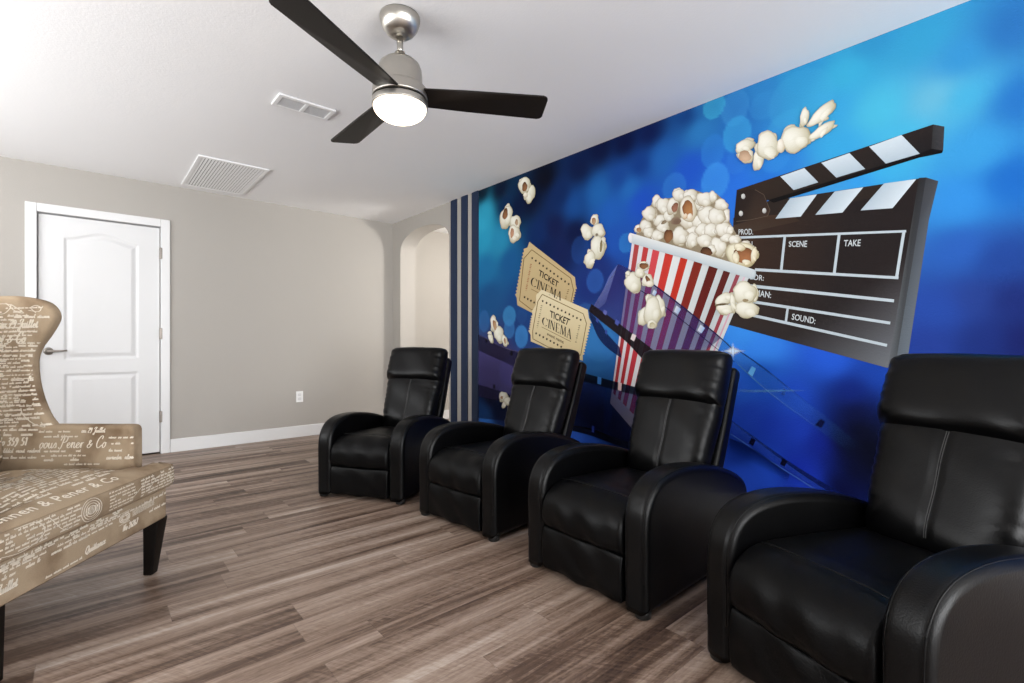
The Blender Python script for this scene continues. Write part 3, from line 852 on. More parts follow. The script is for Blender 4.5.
# arms and wings
arm_in, arm_out = .288, .356
armp = catmull([(.052, .24), (.050, .40), (.050, .60), (.052, .636), (.064, .650), (.09, .653)], 4) + catmull([(.13, .653), (.36, .656), (.56, .66)], 4) + [(.60, .655), (.60, .24)]
wing_f = catmull([(0.353, .59), (0.373, .645), (0.413, .703), (0.450, .808), (0.463, .92), (0.446, .981), (0.413, 1.029), (0.384, 1.078), (0.372, 1.112), (0.384, 1.151), (0.422, 1.181), (0.496, 1.198), (0.568, 1.202), (0.648, 1.198)], 5)
wingp = wing_f + catmull([(.735, 1.15), (.72, .95), (.69, .75), (.66, .59)], 4)
for s in (-1, 1):
    x0, x1 = (arm_in, arm_out) if s > 0 else (-arm_out, -arm_in)
    bm = bmesh.new(); rounded_extrude(bm, armp, x0, x1, .016, 4, 1); bmesh.ops.recalc_face_normals(bm, faces=bm.faces)
    w = Writer(bm)
    w.frame((s * arm_in, 0, 0), (0, -s, 0), (0, 0, 1), (-s, 0, 0))
    o = -.425 if s > 0 else .05
    w.text('au 29 Juillet', o + .17, .626, .0100, .0014); w.filler(o, o + .15, .628, .005, .0009); w.filler(o + .02, o + .20, .607, .0055, .0009)
    w.text('vous Pener & Co', o + .0, .562, .0225, .0017); w.filler(o + .02, o + .17, .545, .006, .0011); w.filler(o + .01, o + .21, .527, .0045, .0009); w.filler(o + .02, o + .14, .508, .0065, .0014)
    o2 = o - .19 if s > 0 else o + .38
    w.text('No 359 51', o2 + .02, .575, .017, .0024); w.filler(o2, o2 + .17, .615, .008, .0012); w.filler(o2, o2 + .17, .636, .006, .001); w.filler(o2, o2 + .17, .545, .009, .0013); w.filler(o2, o2 + .17, .52, .006, .001)
    w.filler(o + .28, o + .37, .600, .006, .001); w.filler(o + .28, o + .37, .545, .006, .001); w.filler(o + .27, o + .37, .512, .010, .0013); w.filler(o + .29, o + .37, .575, .005, .001); w.filler(o + .1, o + .27, .49, .005, .001)
    w.frame((s * arm_out, 0, 0), (0, s, 0), (0, 0, 1), (s, 0, 0))
    for k in range(17):
        a_ = (.06 if s > 0 else -.58) + random.uniform(0, .06); w.filler(a_, a_ + random.uniform(.2, .42), .26 + k * .022, random.choice((.005, .007, .009, .011)), .0012, .02)
    finish_part('arm', bm, w)
    bm = bmesh.new(); rounded_extrude(bm, wingp, x0 + (.004 if s > 0 else .012), x1 - (.012 if s > 0 else .004), .018, 4, 1)
    bmesh.ops.recalc_face_normals(bm, faces=bm.faces)
    bm2 = bm
    w = Writer(bm)
    w.frame((s * (arm_in + .004), 0, 0), (0, -s, 0), (0, 0, 1), (-s, 0, 0))
    o = -.64 if s > 0 else .40
    z = 1.11
    w.filler(o, o + .26, 1.108, .008, .0011); w.text('au 29 Juillet', o + .05, 1.068, .0165, .0021); w.filler(o, o + .2, 1.048, .006, .0009)
    w.text('s Pener & Co', o - .04, 1.005, .021, .0026); w.filler(o, o + .22, .988, .0065, .0012); w.filler(o, o + .18, .968, .006, .0009); w.filler(o + .02, o + .17, .945, .008, .0011)
    w.filler(o + .05, o + .2, .925, .0075, .001); w.filler(o, o + .2, .905, .006, .0009); w.filler(o, o + .2, .885, .005, .0008); w.text('quant a', o - .01, .862, .014, .0026, 0, .1); w.filler(o + .1, o + .21, .845, .010, .0012)
    for k, zz in enumerate((.825, .808, .79, .772, .752, .732, .712, .69, .672)): w.filler(o, o + .24 + k * .006, zz, random.choice((.005, .007, .009)), .001, .06)
    w.text('No 359 51', o + .02, .585, .018, .0028, .05); w.filler(o, o + .22, .625, .009, .0012, .05); w.filler(o, o + .22, .645, .007, .0012, .05); w.filler(o, o + .22, .56, .008, .0012, .05)
    w.flourish([(o, 1.14), (o + .05, 1.165), (o + .10, 1.16), (o + .07, 1.125), (o + .0, 1.13)], .0016); w.flourish([(o + .08, 1.17), (o + .12, 1.135), (o + .15, 1.13), (o + .10, 1.165)], .0014)
    w.flourish([(o + .17, 1.14), (o + .21, 1.135), (o + .22, 1.15), (o + .20, 1.16), (o + .18, 1.15), (o + .20, 1.13)], .0014)
    w.flourish([(o + .14, .73), (o + .15, .70), (o + .19, .665), (o + .235, .65), (o + .22, .67)], .0016); w.flourish([(o, .66), (o + .06, .635), (o + .14, .625), (o + .24, .625)], .0016)
    w.filler(o + .2, o + .26, .60, .006, .001, .05)
    for k in range(34):
        z_ = .60 + k * .0165; a_ = o - .03 + random.uniform(0, .08); w.filler(a_, a_ + random.uniform(.08, .24), z_, random.choice((.0035, .0045, .005)), .0007, .03)
    w.frame((s * arm_out, 0, 0), (0, s, 0), (0, 0, 1), (s, 0, 0))
    for k in range(22):
        a_ = (.40 if s > 0 else -.70) + random.uniform(0, .06); w.filler(a_, a_ + random.uniform(.2, .42), .67 + k * .022, random.choice((.005, .007, .009, .011)), .0012, .02)
    finish_part('wing', bm, w)
# reclining inner back and outer back
lean = math.radians(11)
bm = bmesh.new()
pillow(bm, .60, .74, .13, lambda u, v, d: (u, .600 + (v + .36) * math.sin(lean) - d * math.cos(lean), .47 + (v + .36) * math.cos(lean) + d * math.sin(lean)), 8, 3.0, 24, 28, .4)
bmesh.ops.recalc_face_normals(bm, faces=bm.faces)
w = Writer(bm); w.frame((0, .5, 0), (1, 0, 0), (0, 0, 1), (0, -1, 0))
for k in range(20): w.filler(-.27, .25, .53 + k * .031, random.choice((.006, .008, .01)), .0011)
finish_part('backrest', bm, w)
bm = bmesh.new()
rounded_extrude(bm, [(.59, .24), (.60, .60), (.70, 1.185), (.715, 1.198), (.745, 1.195), (.757, 1.17), (.71, .70), (.675, .24)], -.376, .376, .02, 4, 4)
bmesh.ops.recalc_face_normals(bm, faces=bm.faces)
w = Writer(bm); w.frame((0, .70, 0), (-1, 0, 0), (0, 0, 1), (0, 1, 0))
for k in range(40): w.filler(-.35 + random.uniform(0, .1), random.uniform(.1, .34), .27 + k * .023, random.choice((.005, .007, .009, .011)), .0012, .01)
finish_part('outer_back', bm, w)
for sx in (-1, 1):
    for front in (True, False):
        bm = bmesh.new()
        if front: cs = [(.366 * sx + (.0 if sx > 0 else .016), .008, .234, .0325), (.340 * sx + (.0 if sx > 0 else .016), .012, .0, .0185)]
        else: cs = [(.335 * sx, .60, .234, .030), (.325 * sx, .70, .0, .018)]
        v = []
        for cx, cy, z, hw in cs:
            v.append([bm.verts.new((cx + a * hw, cy + b * hw, z)) for a, b in ((-1, -1), (1, -1), (1, 1), (-1, 1))])
        bm.faces.new(v[0]); bm.faces.new(v[1])
        for k in range(4): bm.faces.new((v[0][k], v[0][(k + 1) % 4], v[1][(k + 1) % 4], v[1][k]))
        bmesh.ops.bevel(bm, geom=list(bm.edges), offset=.003, segments=2, affect='EDGES')
        from_bm('leg', bm, M['legwood'], chair)

# ------------------------------------------------------------------ navy wall stripes beside the mural
for k, (ya, yb) in enumerate(((4.066, 4.171), (3.884, 3.988), (3.712, 3.812))):
    bm = bmesh.new(); box(bm, WALL_X - .012, WALL_X - .0005, ya, yb, .12, CEIL, .002, 1)
    structure(from_bm('trim_%d' % (k + 1), bm, M['navy']))

# ------------------------------------------------------------------ mural
MUR_Y0, MUR_Y1, MUR_Z0 = -1.2, 3.712, .12
mural = bpy.data.objects.new('wall_mural', None); COL.objects.link(mural); mural.location = (WALL_X, MUR_Y0, MUR_Z0)
tag(mural, 'blue cinema wall mural with popcorn bucket, tickets, film strip and clapperboard', 'mural')

def lin(c): return tuple(min(.95, v * PRINT_GAIN) for v in s2l(c))
def mixp(a, b, t): return tuple(x + (y - x) * t for x, y in zip(a, b))

class Print:
    """flat printed shapes on the wall sheet; every new shape lies a hair above the last"""
    def __init__(s, layer): s.v, s.f, s.c, s.layer, s.n = [], [], [], layer, 0
    def add(s, px, py, col, a=1.0):
        y, z = wall_yz(px, py)
        s.v.append((-.0014 - s.layer * .0006 - s.n * .000012, y - MUR_Y0, z - MUR_Z0)); s.c.append((*lin(col), a)); return len(s.v) - 1
    def poly(s, pts, col, a=1.0):
        s.n += 1
        cs = col if isinstance(col, list) else [col] * len(pts)
        s.f.append([s.add(p[0], p[1], c, a) for p, c in zip(pts, cs)])
    def quad(s, q, nu, nv, fn):
        """q = TL,TR,BR,BL pixels; fn(u,v) -> colour or (colour, alpha)"""
        s.n += 1; ix = {}
        for i in range(nu + 1):
            for j in range(nv + 1):
                u, v = i / nu, j / nv
                t = mixp(q[0], q[1], u); b = mixp(q[3], q[2], u); p = mixp(t, b, v)
                r = fn(u, v); c, a = r if isinstance(r[0], (tuple, list)) else (r, 1.0)
                ix[i, j] = s.add(p[0], p[1], c, a)
        for i in range(nu):
            for j in range(nv): s.f.append([ix[i, j], ix[i + 1, j], ix[i + 1, j + 1], ix[i, j + 1]])
    def band(s, top, bot, fn, n=8, nv=2):
        """strip between two smooth edges given as pixel polylines"""
        s.n += 1; A, B = catmull(top, n), catmull(bot, n); m = min(len(A), len(B)); ix = {}
        A = [A[round(k * (len(A) - 1) / (m - 1))] for k in range(m)]; B = [B[round(k * (len(B) - 1) / (m - 1))] for k in range(m)]
        for k in range(m):
            for j in range(nv + 1):
                p = mixp(A[k], B[k], j / nv); r = fn(k / (m - 1), j / nv); c, a = r if isinstance(r[0], (tuple, list)) else (r, 1.0)
                ix[k, j] = s.add(p[0], p[1], c, a)
        for k in range(m - 1):
            for j in range(nv): s.f.append([ix[k, j], ix[k + 1, j], ix[k + 1, j + 1], ix[k, j + 1]])
    def stroke(s, p, q, w, col, a=1.0):
        d = Vector((q[0] - p[0], q[1] - p[1])).normalized(); n = Vector((-d.y, d.x)) * w / 2
        s.poly([(p[0] + n.x, p[1] + n.y), (q[0] + n.x, q[1] + n.y), (q[0] - n.x, q[1] - n.y), (p[0] - n.x, p[1] - n.y)], col, a)
    def path(s, pts, w, col, a=1.0, closed=False):
        pts = pts + [pts[0]] if closed else pts
        for p, q in zip(pts, pts[1:]): s.stroke(p, q, w, col, a)
    def lobe(s, cx, cy, rx, ry, rot=0, hi=(246, 244, 236), lo=(196, 186, 160), hx=-.28, hy=-.32, wob=.05, edge=None, seg=22, rings=5, ph=None):
        s.n += 1; ph = random.uniform(0, 6) if ph is None else ph; R = math.radians(rot); prev = None
        c0 = s.add(cx, cy, mixp(hi, lo, .12 + .2 * math.hypot(hx, hy)))
        for k in range(1, rings + 1):
            rho = (k / rings) ** .8; ring = []
            for q in range(seg):
                th = 2 * PI * q / seg; m = 1 + wob * (math.sin(3 * th + ph) + .7 * math.sin(5 * th + 2.3 * ph) + .4 * math.sin(8 * th + ph * 4)) * rho
                u, v = rho * m * math.cos(th), rho * m * math.sin(th)
                d = math.hypot(u - hx, v - hy) / 1.35; t = min(1, d) ** 2.0
                c = mixp(hi, lo, t)
                if edge and k == rings: c = mixp(c, edge, .6)
                X = cx + u * rx * math.cos(R) - v * ry * math.sin(R); Y = cy + u * rx * math.sin(R) + v * ry * math.cos(R)
                ring.append(s.add(X, Y, c))
            for q in range(seg):
                if prev is None: s.f.append([c0, ring[q], ring[(q + 1) % seg]])
                else: s.f.append([prev[q], ring[q], ring[(q + 1) % seg], prev[(q + 1) % seg]])
            prev = ring
    def puff(s, cx, cy, rx, ry, rot=0, hi=(246, 244, 236), lo=(196, 186, 160), edge=None, wob=.06):
        R = math.radians(rot); sm = tuple(c * .96 for c in hi)
        for k in range(2):
            t = random.uniform(0, 2 * PI); u, v = .62 * math.cos(t), .62 * math.sin(t); q = random.uniform(.42, .58)
            s.lobe(cx + u * rx * math.cos(R) - v * ry * math.sin(R), cy + u * rx * math.sin(R) + v * ry * math.cos(R), rx * q, ry * q, rot + random.uniform(-30, 30), sm, lo, wob=.09, edge=edge, seg=16, rings=4)
        s.lobe(cx, cy, rx, ry, rot, hi, lo, wob=wob, edge=edge)
        t = random.uniform(.2, 1.6); u, v = .45 * math.cos(t), .45 * math.sin(t); q = random.uniform(.36, .5)
        s.lobe(cx + u * rx * math.cos(R) - v * ry * math.sin(R), cy + u * rx * math.sin(R) + v * ry * math.cos(R), rx * q, ry * q, rot + random.uniform(-40, 40), hi, mixp(lo, hi, .35), wob=.10, seg=16, rings=4)
    def glow(s, cx, cy, rx, ry, col, seg=24):
        s.n += 1; prev = None; c0 = s.add(cx, cy, col, 1.0)
        for k, (f, a) in enumerate(((.35, .85), (.6, .35), (1, 0))):
            ring = [s.add(cx + rx * f * math.cos(2 * PI * q / seg), cy + ry * f * math.sin(2 * PI * q / seg), col, a) for q in range(seg)]
            for q in range(seg): s.f.append([c0, ring[q], ring[(q + 1) % seg]] if prev is None else [prev[q], ring[q], ring[(q + 1) % seg], prev[(q + 1) % seg]])
            prev = ring
    def text(s, txt, q, col, a=1.0, bold=.012):
        """q = TL,TR,BR,BL pixels of the word"""
        s.n += 1
        cu = bpy.data.curves.new('t', 'FONT'); cu.body = txt; cu.resolution_u = 3; cu.offset = bold
        ob = bpy.data.objects.new('t', cu); COL.objects.link(ob)
        me = bpy.data.meshes.new_from_object(ob.evaluated_get(bpy.context.evaluated_depsgraph_get()))
        xs = [v.co.x for v in me.vertices]; ys = [v.co.y for v in me.vertices]
        x0, x1, y0, y1 = min(xs), max(xs), 0.0, max(ys); base = len(s.v)
        for v in me.vertices:
            u, t = (v.co.x - x0) / (x1 - x0), 1 - (v.co.y - y0) / (y1 - y0)
            p = mixp(mixp(q[0], q[1], u), mixp(q[3], q[2], u), t); s.add(p[0], p[1], col, a)
        for f in me.polygons: s.f.append([base + i for i in f.vertices])
        bpy.data.objects.remove(ob); bpy.data.curves.remove(cu); bpy.data.meshes.remove(me)
    def glyphs(s, strokes, q, col):
        """polygons in a unit box (v down) mapped into the quad q"""
        for pl_ in strokes: s.poly([mixp(mixp(q[0], q[1], u), mixp(q[3], q[2], u), v) for u, v in pl_], col)
    def build(s, name, alpha=False):
        me = bpy.data.meshes.new(name); me.from_pydata(s.v, [], s.f); me.update()
        at = me.color_attributes.new('ink', 'FLOAT_COLOR', 'POINT'); at.data.foreach_set('color', np.array(s.c, dtype=np.float32).ravel())
        o = link(name, me, M['print_a' if alpha else 'print'], mural, smooth=False); return o

# --- background sheet
BGP = [(482,193,10,28,46),(500,190,5,18,45),(485,212,48,160,195),(484,238,42,155,195),(500,240,40,140,182),(482,225,52,168,205),(486,268,30,112,165),(510,262,24,88,145),(518,208,4,20,58),(505,205,8,40,80),
 (545,178,4,8,26),(530,200,4,14,44),(560,195,10,38,90),(580,168,8,25,68),(575,205,20,72,142),(600,192,30,98,172),(540,235,8,40,95),(555,228,14,25,72),(575,232,9,20,64),(545,250,10,30,80),(620,178,22,70,150),(610,212,30,92,182),
 (640,166,16,58,135),(600,150,6,18,60),(625,143,5,16,62),(650,133,8,24,78),(662,158,34,100,182),(690,115,16,55,125),(700,128,45,125,195),(630,188,34,105,185),(690,170,30,85,198),(640,200,28,78,190),(720,180,38,105,212),(615,240,30,82,176),(600,268,28,48,118),(590,290,28,48,118),(560,255,16,30,82),
 (490,298,26,80,135),(520,330,30,62,122),(500,350,60,58,108),(490,372,56,55,104),(515,370,66,68,126),(490,395,22,28,66),(484,415,52,115,205),(500,412,22,40,90),(520,300,26,70,130),
 (595,350,46,112,182),(600,330,50,118,186),(590,365,48,115,185),(580,385,22,56,115),(610,350,44,105,180),(585,398,14,28,78),(600,420,6,14,52),(590,410,10,22,66),(577,434,52,105,222),(590,438,46,96,212),(620,430,5,8,30),
 (735,190,40,112,220),(745,330,56,142,236),(760,350,52,132,236),(830,360,36,92,216),(880,372,24,66,168),(760,378,34,95,216),(790,400,36,82,212),(850,392,14,36,122),(860,430,2,4,20),(848,448,2,4,22),(856,412,5,12,55),(866,446,2,3,16),(858,470,4,8,40),(840,440,4,8,44),(870,460,2,3,18),(750,410,36,72,202),(745,395,42,100,222),(765,470,42,92,234),(740,455,20,52,152),(745,475,44,92,232),(820,442,18,38,150),(800,470,24,48,178),(805,486,36,72,216),(770,425,32,66,196),(800,430,32,68,200),(840,487,5,8,50),
 (700,108,40,112,180),(760,90,50,135,202),(800,70,50,152,210),(740,110,40,110,190),(770,180,36,110,210),(850,70,60,175,218),(830,110,58,165,220),(880,110,74,185,220),(938,97,104,182,212),(960,97,66,172,216),(900,140,70,180,220),(960,60,52,145,205),(1010,30,42,112,182),(1020,100,36,112,190),(975,150,56,152,215),(1010,180,26,102,190),(960,200,50,140,218),(960,250,40,92,180),(1000,260,30,66,146),(1010,300,24,40,110),(940,310,36,72,162),(930,345,34,60,145),(1022,340,20,30,95),(985,340,26,46,120),(975,300,36,62,140),(920,40,54,158,205),(870,45,50,148,200),
 (880,165,60,172,222),(800,192,60,140,212),(860,182,52,152,225),(830,188,60,150,215),(840,150,55,165,222),(780,165,44,130,215),(930,400,12,22,80),(1000,400,10,18,64),(1000,500,5,8,40),(960,620,3,4,24)]
P_ = np.array([[*wall_yz(a, b)] for a, b, *_ in BGP]); C_ = np.array([lin(c[2:]) for c in BGP])
BOK = [(735,108,14,18,(70,160,220),.34),(714,106,11,13,(70,190,225),.45),(736.8,134.4,14.5,18,(62,165,225),.6),(712.6,151.3,12,17,(48,128,212),.55),(715,181,14,18,(62,150,232),.62),(737,161,11,13,(52,125,215),.35),(674,187,12,14,(52,125,208),.5),
 (626,243,7.5,10,(50,130,205),.6),(595,281,8.5,12,(48,98,182),.6),(580,250,9,14,(34,76,150),.4),(585,312,9,9,(52,100,170),.4),(600,345,16,17,(60,135,200),.35),(597,345,24,26,(56,125,195),.25),
 (509.3,316,6.5,10,(62,138,195),.75),(509.3,329,5.5,9.5,(60,125,190),.6),(521.4,336.6,6.5,11.5,(64,136,205),.75),(484.3,321,5.2,11,(52,104,165),.6),(508,372,9,14,(92,92,160),.3),(522,316,5,8,(40,80,140),.4),(600,410,12,18,(30,60,130),.5),(703,200,8,10,(50,130,220),.4),(775,150,18,22,(60,150,225),.25),(790,130,26,20,(70,175,225),.25),(800,100,34,30,(75,180,225),.18),(765,105,16,14,(60,150,215),.3)]
NY, NZ = 400, 196
ys = np.linspace(MUR_Y0, MUR_Y1 - .0005, NY); zs = np.linspace(MUR_Z0, CEIL - .001, NZ)
YY, ZZ = np.meshgrid(ys, zs, indexing='ij')
num = np.zeros(YY.shape + (3,)); den = np.zeros(YY.shape)
for (py, pz), c in zip(P_, C_):
    w_ = 1 / ((YY - py) ** 2 + (ZZ - pz) ** 2 + .0035) ** 1.9
    den += w_; num += w_[..., None] * c
bgc = num / den[..., None]
for cx, cy, rx, ry, c, a in BOK:
    oy, oz = wall_yz(cx, cy); ey, _ = wall_yz(cx + rx, cy); _, ez = wall_yz(cx, cy - ry)
    ra, rb = abs(ey - oy), abs(ez - oz)
    d = np.sqrt(((YY - oy) / ra) ** 2 + ((ZZ - oz) / rb) ** 2)
    k = np.clip((1.0 - d) / .10 + .5, 0, 1) * a * (.80 + .2 * np.clip(d, 0, 1))
    bgc = bgc * (1 - k[..., None]) + np.array(lin(c)) * k[..., None]
verts = np.stack([np.full(YY.shape, -.0010), YY - MUR_Y0, ZZ - MUR_Z0], -1).reshape(-1, 3)
idx = np.arange(NY * NZ).reshape(NY, NZ)
faces = np.stack([idx[:-1, :-1], idx[:-1, 1:], idx[1:, 1:], idx[1:, :-1]], -1).reshape(-1, 4)
me = bpy.data.meshes.new('backdrop_print'); me.from_pydata(verts.tolist(), [], faces.tolist()); me.update()
at = me.color_attributes.new('ink', 'FLOAT_COLOR', 'POINT')
at.data.foreach_set('color', np.concatenate([bgc.reshape(-1, 3), np.ones((NY * NZ, 1))], 1).astype(np.float32).ravel())
link('backdrop_print', me, M['print'], mural, smooth=False)

# --- clapperboard
cp = Print(1)
def board(u, v):
    c = mixp(mixp((62, 44, 34), (36, 30, 30), min(1, u * 1.6)), (44, 42, 44), max(0, v - .5) * 1.2)
    k = max(0, u + v - 1.35) / .65; return mixp(c, (112, 116, 122), min(1, k * 1.0))
cp.poly([(926.2,177.5),(938.4,181.2),(929,220),(908,357),(897,357),(919,220)], [(60,62,66),(70,72,78),(82,88,96),(104,114,124),(96,104,112),(66,70,76)])
cp.quad([(733.5,222),(926.2,177.5),(888,368),(726,324)], 24, 18, board)
cp.poly([(768,201),(790,198.2),(926.2,177.5),(905,190),(740,228),(733.5,222)], [(44,36,32)]*6)
cp.poly([(919,178),(926.2,177.5),(897,357),(888,368)], [(40,40,42),(46,46,50),(74,78,82),(100,104,108)])
cp.poly([(733.5,218),(790,214),(800,221),(733,236)], [(64,48,38),(70,52,40),(58,44,36),(70,58,48)])
wt = (208, 220, 228); wt2 = (176, 192, 204)
def cq(*a): return [(720 + x / 4.267, 80 + y / 4.267) for x, y in a]
for q in (cq((300,505),(415,488),(345,583),(237,592)), cq((490,476),(612,458),(523,566),(407,576)), cq((700,442),(838,423),(737,547),(600,557))): cp.poly(q, [wt2, wt, wt, wt2])
# clapping stick
cp.poly(cq((910,190),(958,199),(952,305),(900,296)), [(52,52,54),(62,62,66),(58,58,62),(44,44,46)])
cp.poly(cq((70,470),(910,190),(902,298),(850,318),(205,513),(150,540)), [(54,42,34),(38,32,32),(30,28,30),(28,26,28),(46,36,30),(60,46,36)])
cp.poly(cq((205,513),(850,316),(902,294),(952,302),(948,312),(850,332),(230,524)), (16,14,15))
for q in (cq((258,412),(360,376),(420,437),(315,470)), cq((433,354),(553,312),(620,380),(497,417)), cq((637,285),(775,235),(853,315),(708,357))): cp.poly(q, [wt, wt, wt2, wt2])
# hinge plate
hp = cq((72,474),(150,466),(188,488),(216,555),(204,582),(130,600),(58,620))
cp.poly(hp, [(40,32,30),(46,36,32),(52,40,34),(60,46,38),(62,48,38),(58,46,38),(40,32,30)])
cp.path(cq((150,468),(188,490),(214,555),(204,580),(130,597),(70,604)), .5, (92,78,68))
for q in cq((100,497),(90,570),(190,558)): cp.lobe(q[0], q[1], 2.1, 2.7, 0, (215,215,212), (150,150,150), wob=0)
def dq(x, y): return (720 + x / 4.267, 220 + y / 4.267)
wl = (190, 202, 210)
def dline(x0, y0, x1, y1, w): cp.stroke(dq(x0, y0), dq(x1, y1), w / 4.267, wl)
dline(62,76,795,48,10); dline(150,212,762,247,12); dline(277,72,262,214,11); dline(509,64,488,228,12); dline(786,45,753,252,13)
dline(100,278,743,345,13); dline(110,344,727,440,12); dline(110,400,713,535,12); dline(290,374,281,438,10)
tx = (205, 212, 216)
cp.text('PROD.', [dq(80,40),dq(142,37),dq(142,62),dq(80,62)], tx)
cp.text('ROLL', [dq(92,92),dq(146,91),dq(146,113),dq(92,112)], tx)
cp.text('SCENE', [dq(295,91),dq(373,88),dq(371,115),dq(294,114)], tx)
cp.text('TAKE', [dq(530,86),dq(602,83),dq(599,111),dq(528,112)], tx)
cp.text('DIRECTOR:', [dq(48,218),dq(189,237),dq(187,259),dq(46,246)], tx)
cp.text('CAMERAMAN:', [dq(40,280),dq(220,307),dq(218,333),dq(38,310)], tx)
cp.text('SOUND:', [dq(310,399),dq(410,417),dq(406,444),dq(306,424)], tx)
cp.build('clapperboard_print')

# --- tickets
def ticket(L, name, outline, inner, tq, cq_, eq, stars, ul, side, ctop, cbot, extra=None):
    t = Print(L)
    ys_ = [p[1] for p in outline]; a, b = min(ys_), max(ys_)
    cen = (sum(p[0] for p in outline) / len(outline), sum(p[1] for p in outline) / len(outline))
    for i in range(len(outline)):
        p, q = outline[i], outline[(i + 1) % len(outline)]
        t.n -= 1 if i else 0
        t.poly([cen, p, q], [mixp(ctop, cbot, (w_[1] - a) / (b - a)) for w_ in (cen, p, q)])
    t.n += 1
    t.path(inner, .75, (124, 100, 58), closed=True)
    t.text('TICKET', tq, (38, 32, 26), bold=.022)
    def st(x0, y0, x1, y1, w): 
        d = Vector((x1 - x0, y1 - y0)).normalized(); n = Vector((-d.y, d.x)) * w / 2
        return [(x0 + n.x, y0 + n.y), (x1 + n.x, y1 + n.y), (x1 - n.x, y1 - n.y), (x0 - n.x, y0 - n.y)]
    G = []
    def S(x, y): G.append([(x - .028, y - .018), (x + .028, y - .018), (x + .028, y + .018), (x - .028, y + .018)])
    n0 = 22; arc = [(.085 + .085 * math.cos(th), .5 + .5 * math.sin(th), .010 + .022 * abs(math.cos(th))) for th in [math.radians(40 + 280 * k / n0) for k in range(n0 + 1)]]
    for (x0, y0, w0), (x1, y1, w1) in zip(arc, arc[1:]): G.append([(x0 - w0, y0), (x1 - w1, y1), (x1 + w1 * .4, y1), (x0 + w0 * .4, y0)])
    G.append(st(.155, .05, .155, .32, .012)); G.append(st(.215, 0, .215, 1, .034)); S(.215, .02); S(.215, .98)
    G += [st(.275, 0, .275, 1, .014), st(.285, .02, .395, .98, .04), st(.40, 0, .40, 1, .014)]; S(.275, .98); S(.40, .02); S(.275, .02)
    G += [st(.475, 0, .475, 1, .034), st(.455, .02, .57, .02, .04), st(.475, .5, .55, .5, .04), st(.455, .98, .58, .98, .04), st(.567, 0, .567, .2, .012), st(.577, .8, .577, 1, .012)]
    G += [st(.64, 0, .63, 1, .014), st(.65, 0, .715, .95, .036), st(.715, .95, .775, 0, .014), st(.78, 0, .79, 1, .034)]; S(.63, .98); S(.79, .98); S(.64, .02); S(.78, .02)
    G += [st(.925, 0, .855, 1, .014), st(.925, 0, .98, 1, .036), st(.88, .65, .955, .65, .03)]; S(.855, .98); S(.98, .98)
    t.glyphs(G, cq_, (40, 34, 28))
    if eq: t.text('event name', eq, (92, 74, 50))
    t.stroke(*ul, .5, (120, 96, 62))
    for (p, q, n) in stars:
        for k in range(n):
            c = mixp(p, q, k / (n - 1)); r = 1.2
            t.poly([(c[0] + (r if m % 2 == 0 else r * .55) * math.sin(PI * m / 5), c[1] - 1.25 * (r if m % 2 == 0 else r * .55) * math.cos(PI * m / 5)) for m in range(10)], (52, 42, 32))
    for (p, q, n, col) in side:
        for k in range(n):
            c = mixp(p, q, k / (n - 1)); wv = 1.0 if k % 4 != 3 else .3
            t.poly([(c[0] - .8 * wv, c[1] - .55), (c[0] + .8 * wv, c[1] - .35), (c[0] + .8 * wv, c[1] + .35), (c[0] - .8 * wv, c[1] + .15)], col)
    t.build(name)
def scallop(p, q, n, amp):
    out = []; d = Vector((q[0] - p[0], q[1] - p[1])); nn = Vector((d.y, -d.x)).normalized() * amp
    for k in range(n):
        out.append(mixp(p, q, k / n)); c = mixp(p, q, (k + .5) / n); out.append((c[0] + nn.x, c[1] + nn.y))
    return out
def k1(x, y): return (505 + x / 10.19, 235 + y / 10.19)
def k2(x, y): return (520 + x / 9.106, 285 + y / 9.106)
o1 = [k1(250,70), k1(715,430), k1(722,505)] + scallop(k1(735,548), k1(684,760), 8, -1.5) + [k1(650,800), k1(270,790), k1(128,715)] + [k1(122,640)] + scallop(k1(105,605), k1(186,150), 13, -1.5) + [k1(190,143), k1(232,128)]
ticket(2, 'ticket_print', o1, [k1(275,150),k1(672,440),k1(700,560),k1(655,780),k1(270,760),k1(150,668),k1(195,240)],
       [k1(352,350),k1(552,478),k1(540,535),k1(342,408)], [k1(285,428),k1(585,585),k1(570,670),k1(268,515)], None, [(k1(280,236), k1(652,500), 11), (k1(203,634), k1(300,688), 4)], (k1(268,550), k1(345,590)),
       [(k1(268,300), k1(218,565), 16, (148,72,48)), (k1(650,560), k1(622,650), 6, (120,96,62))], (206,184,138), (196,172,128))
o2 = [k2(200,42), k2(620,225), k2(630,300)] + scallop(k2(655,345), k2(585,655), 12, -1.7) + [k2(575,690), k2(280,590), k2(100,512)] + [k2(100,455)] + scallop(k2(78,415), k2(104,262), 7, -1.7) + [k2(110,240), k2(148,180), k2(150,90)]
ticket(3, 'ticket_print', o2, [k2(205,85),k2(578,262),k2(608,350),k2(555,640),k2(260,565),k2(120,490),k2(118,420),k2(165,150)],
       [k2(275,228),k2(462,312),k2(440,368),k2(276,290)], [k2(216,290),k2(472,405),k2(468,497),k2(208,362)], [k2(252,432),k2(402,510),k2(400,535),k2(248,456)],
       [(k2(210,147), k2(556,318), 11), (k2(150,440), k2(378,562), 8)], (k2(200,382), k2(465,515)),
       [(k2(200,190), k2(160,390), 12, (120,100,72)), (k2(545,372), k2(512,520), 9, (70,56,42))], (234,220,184), (214,194,148))

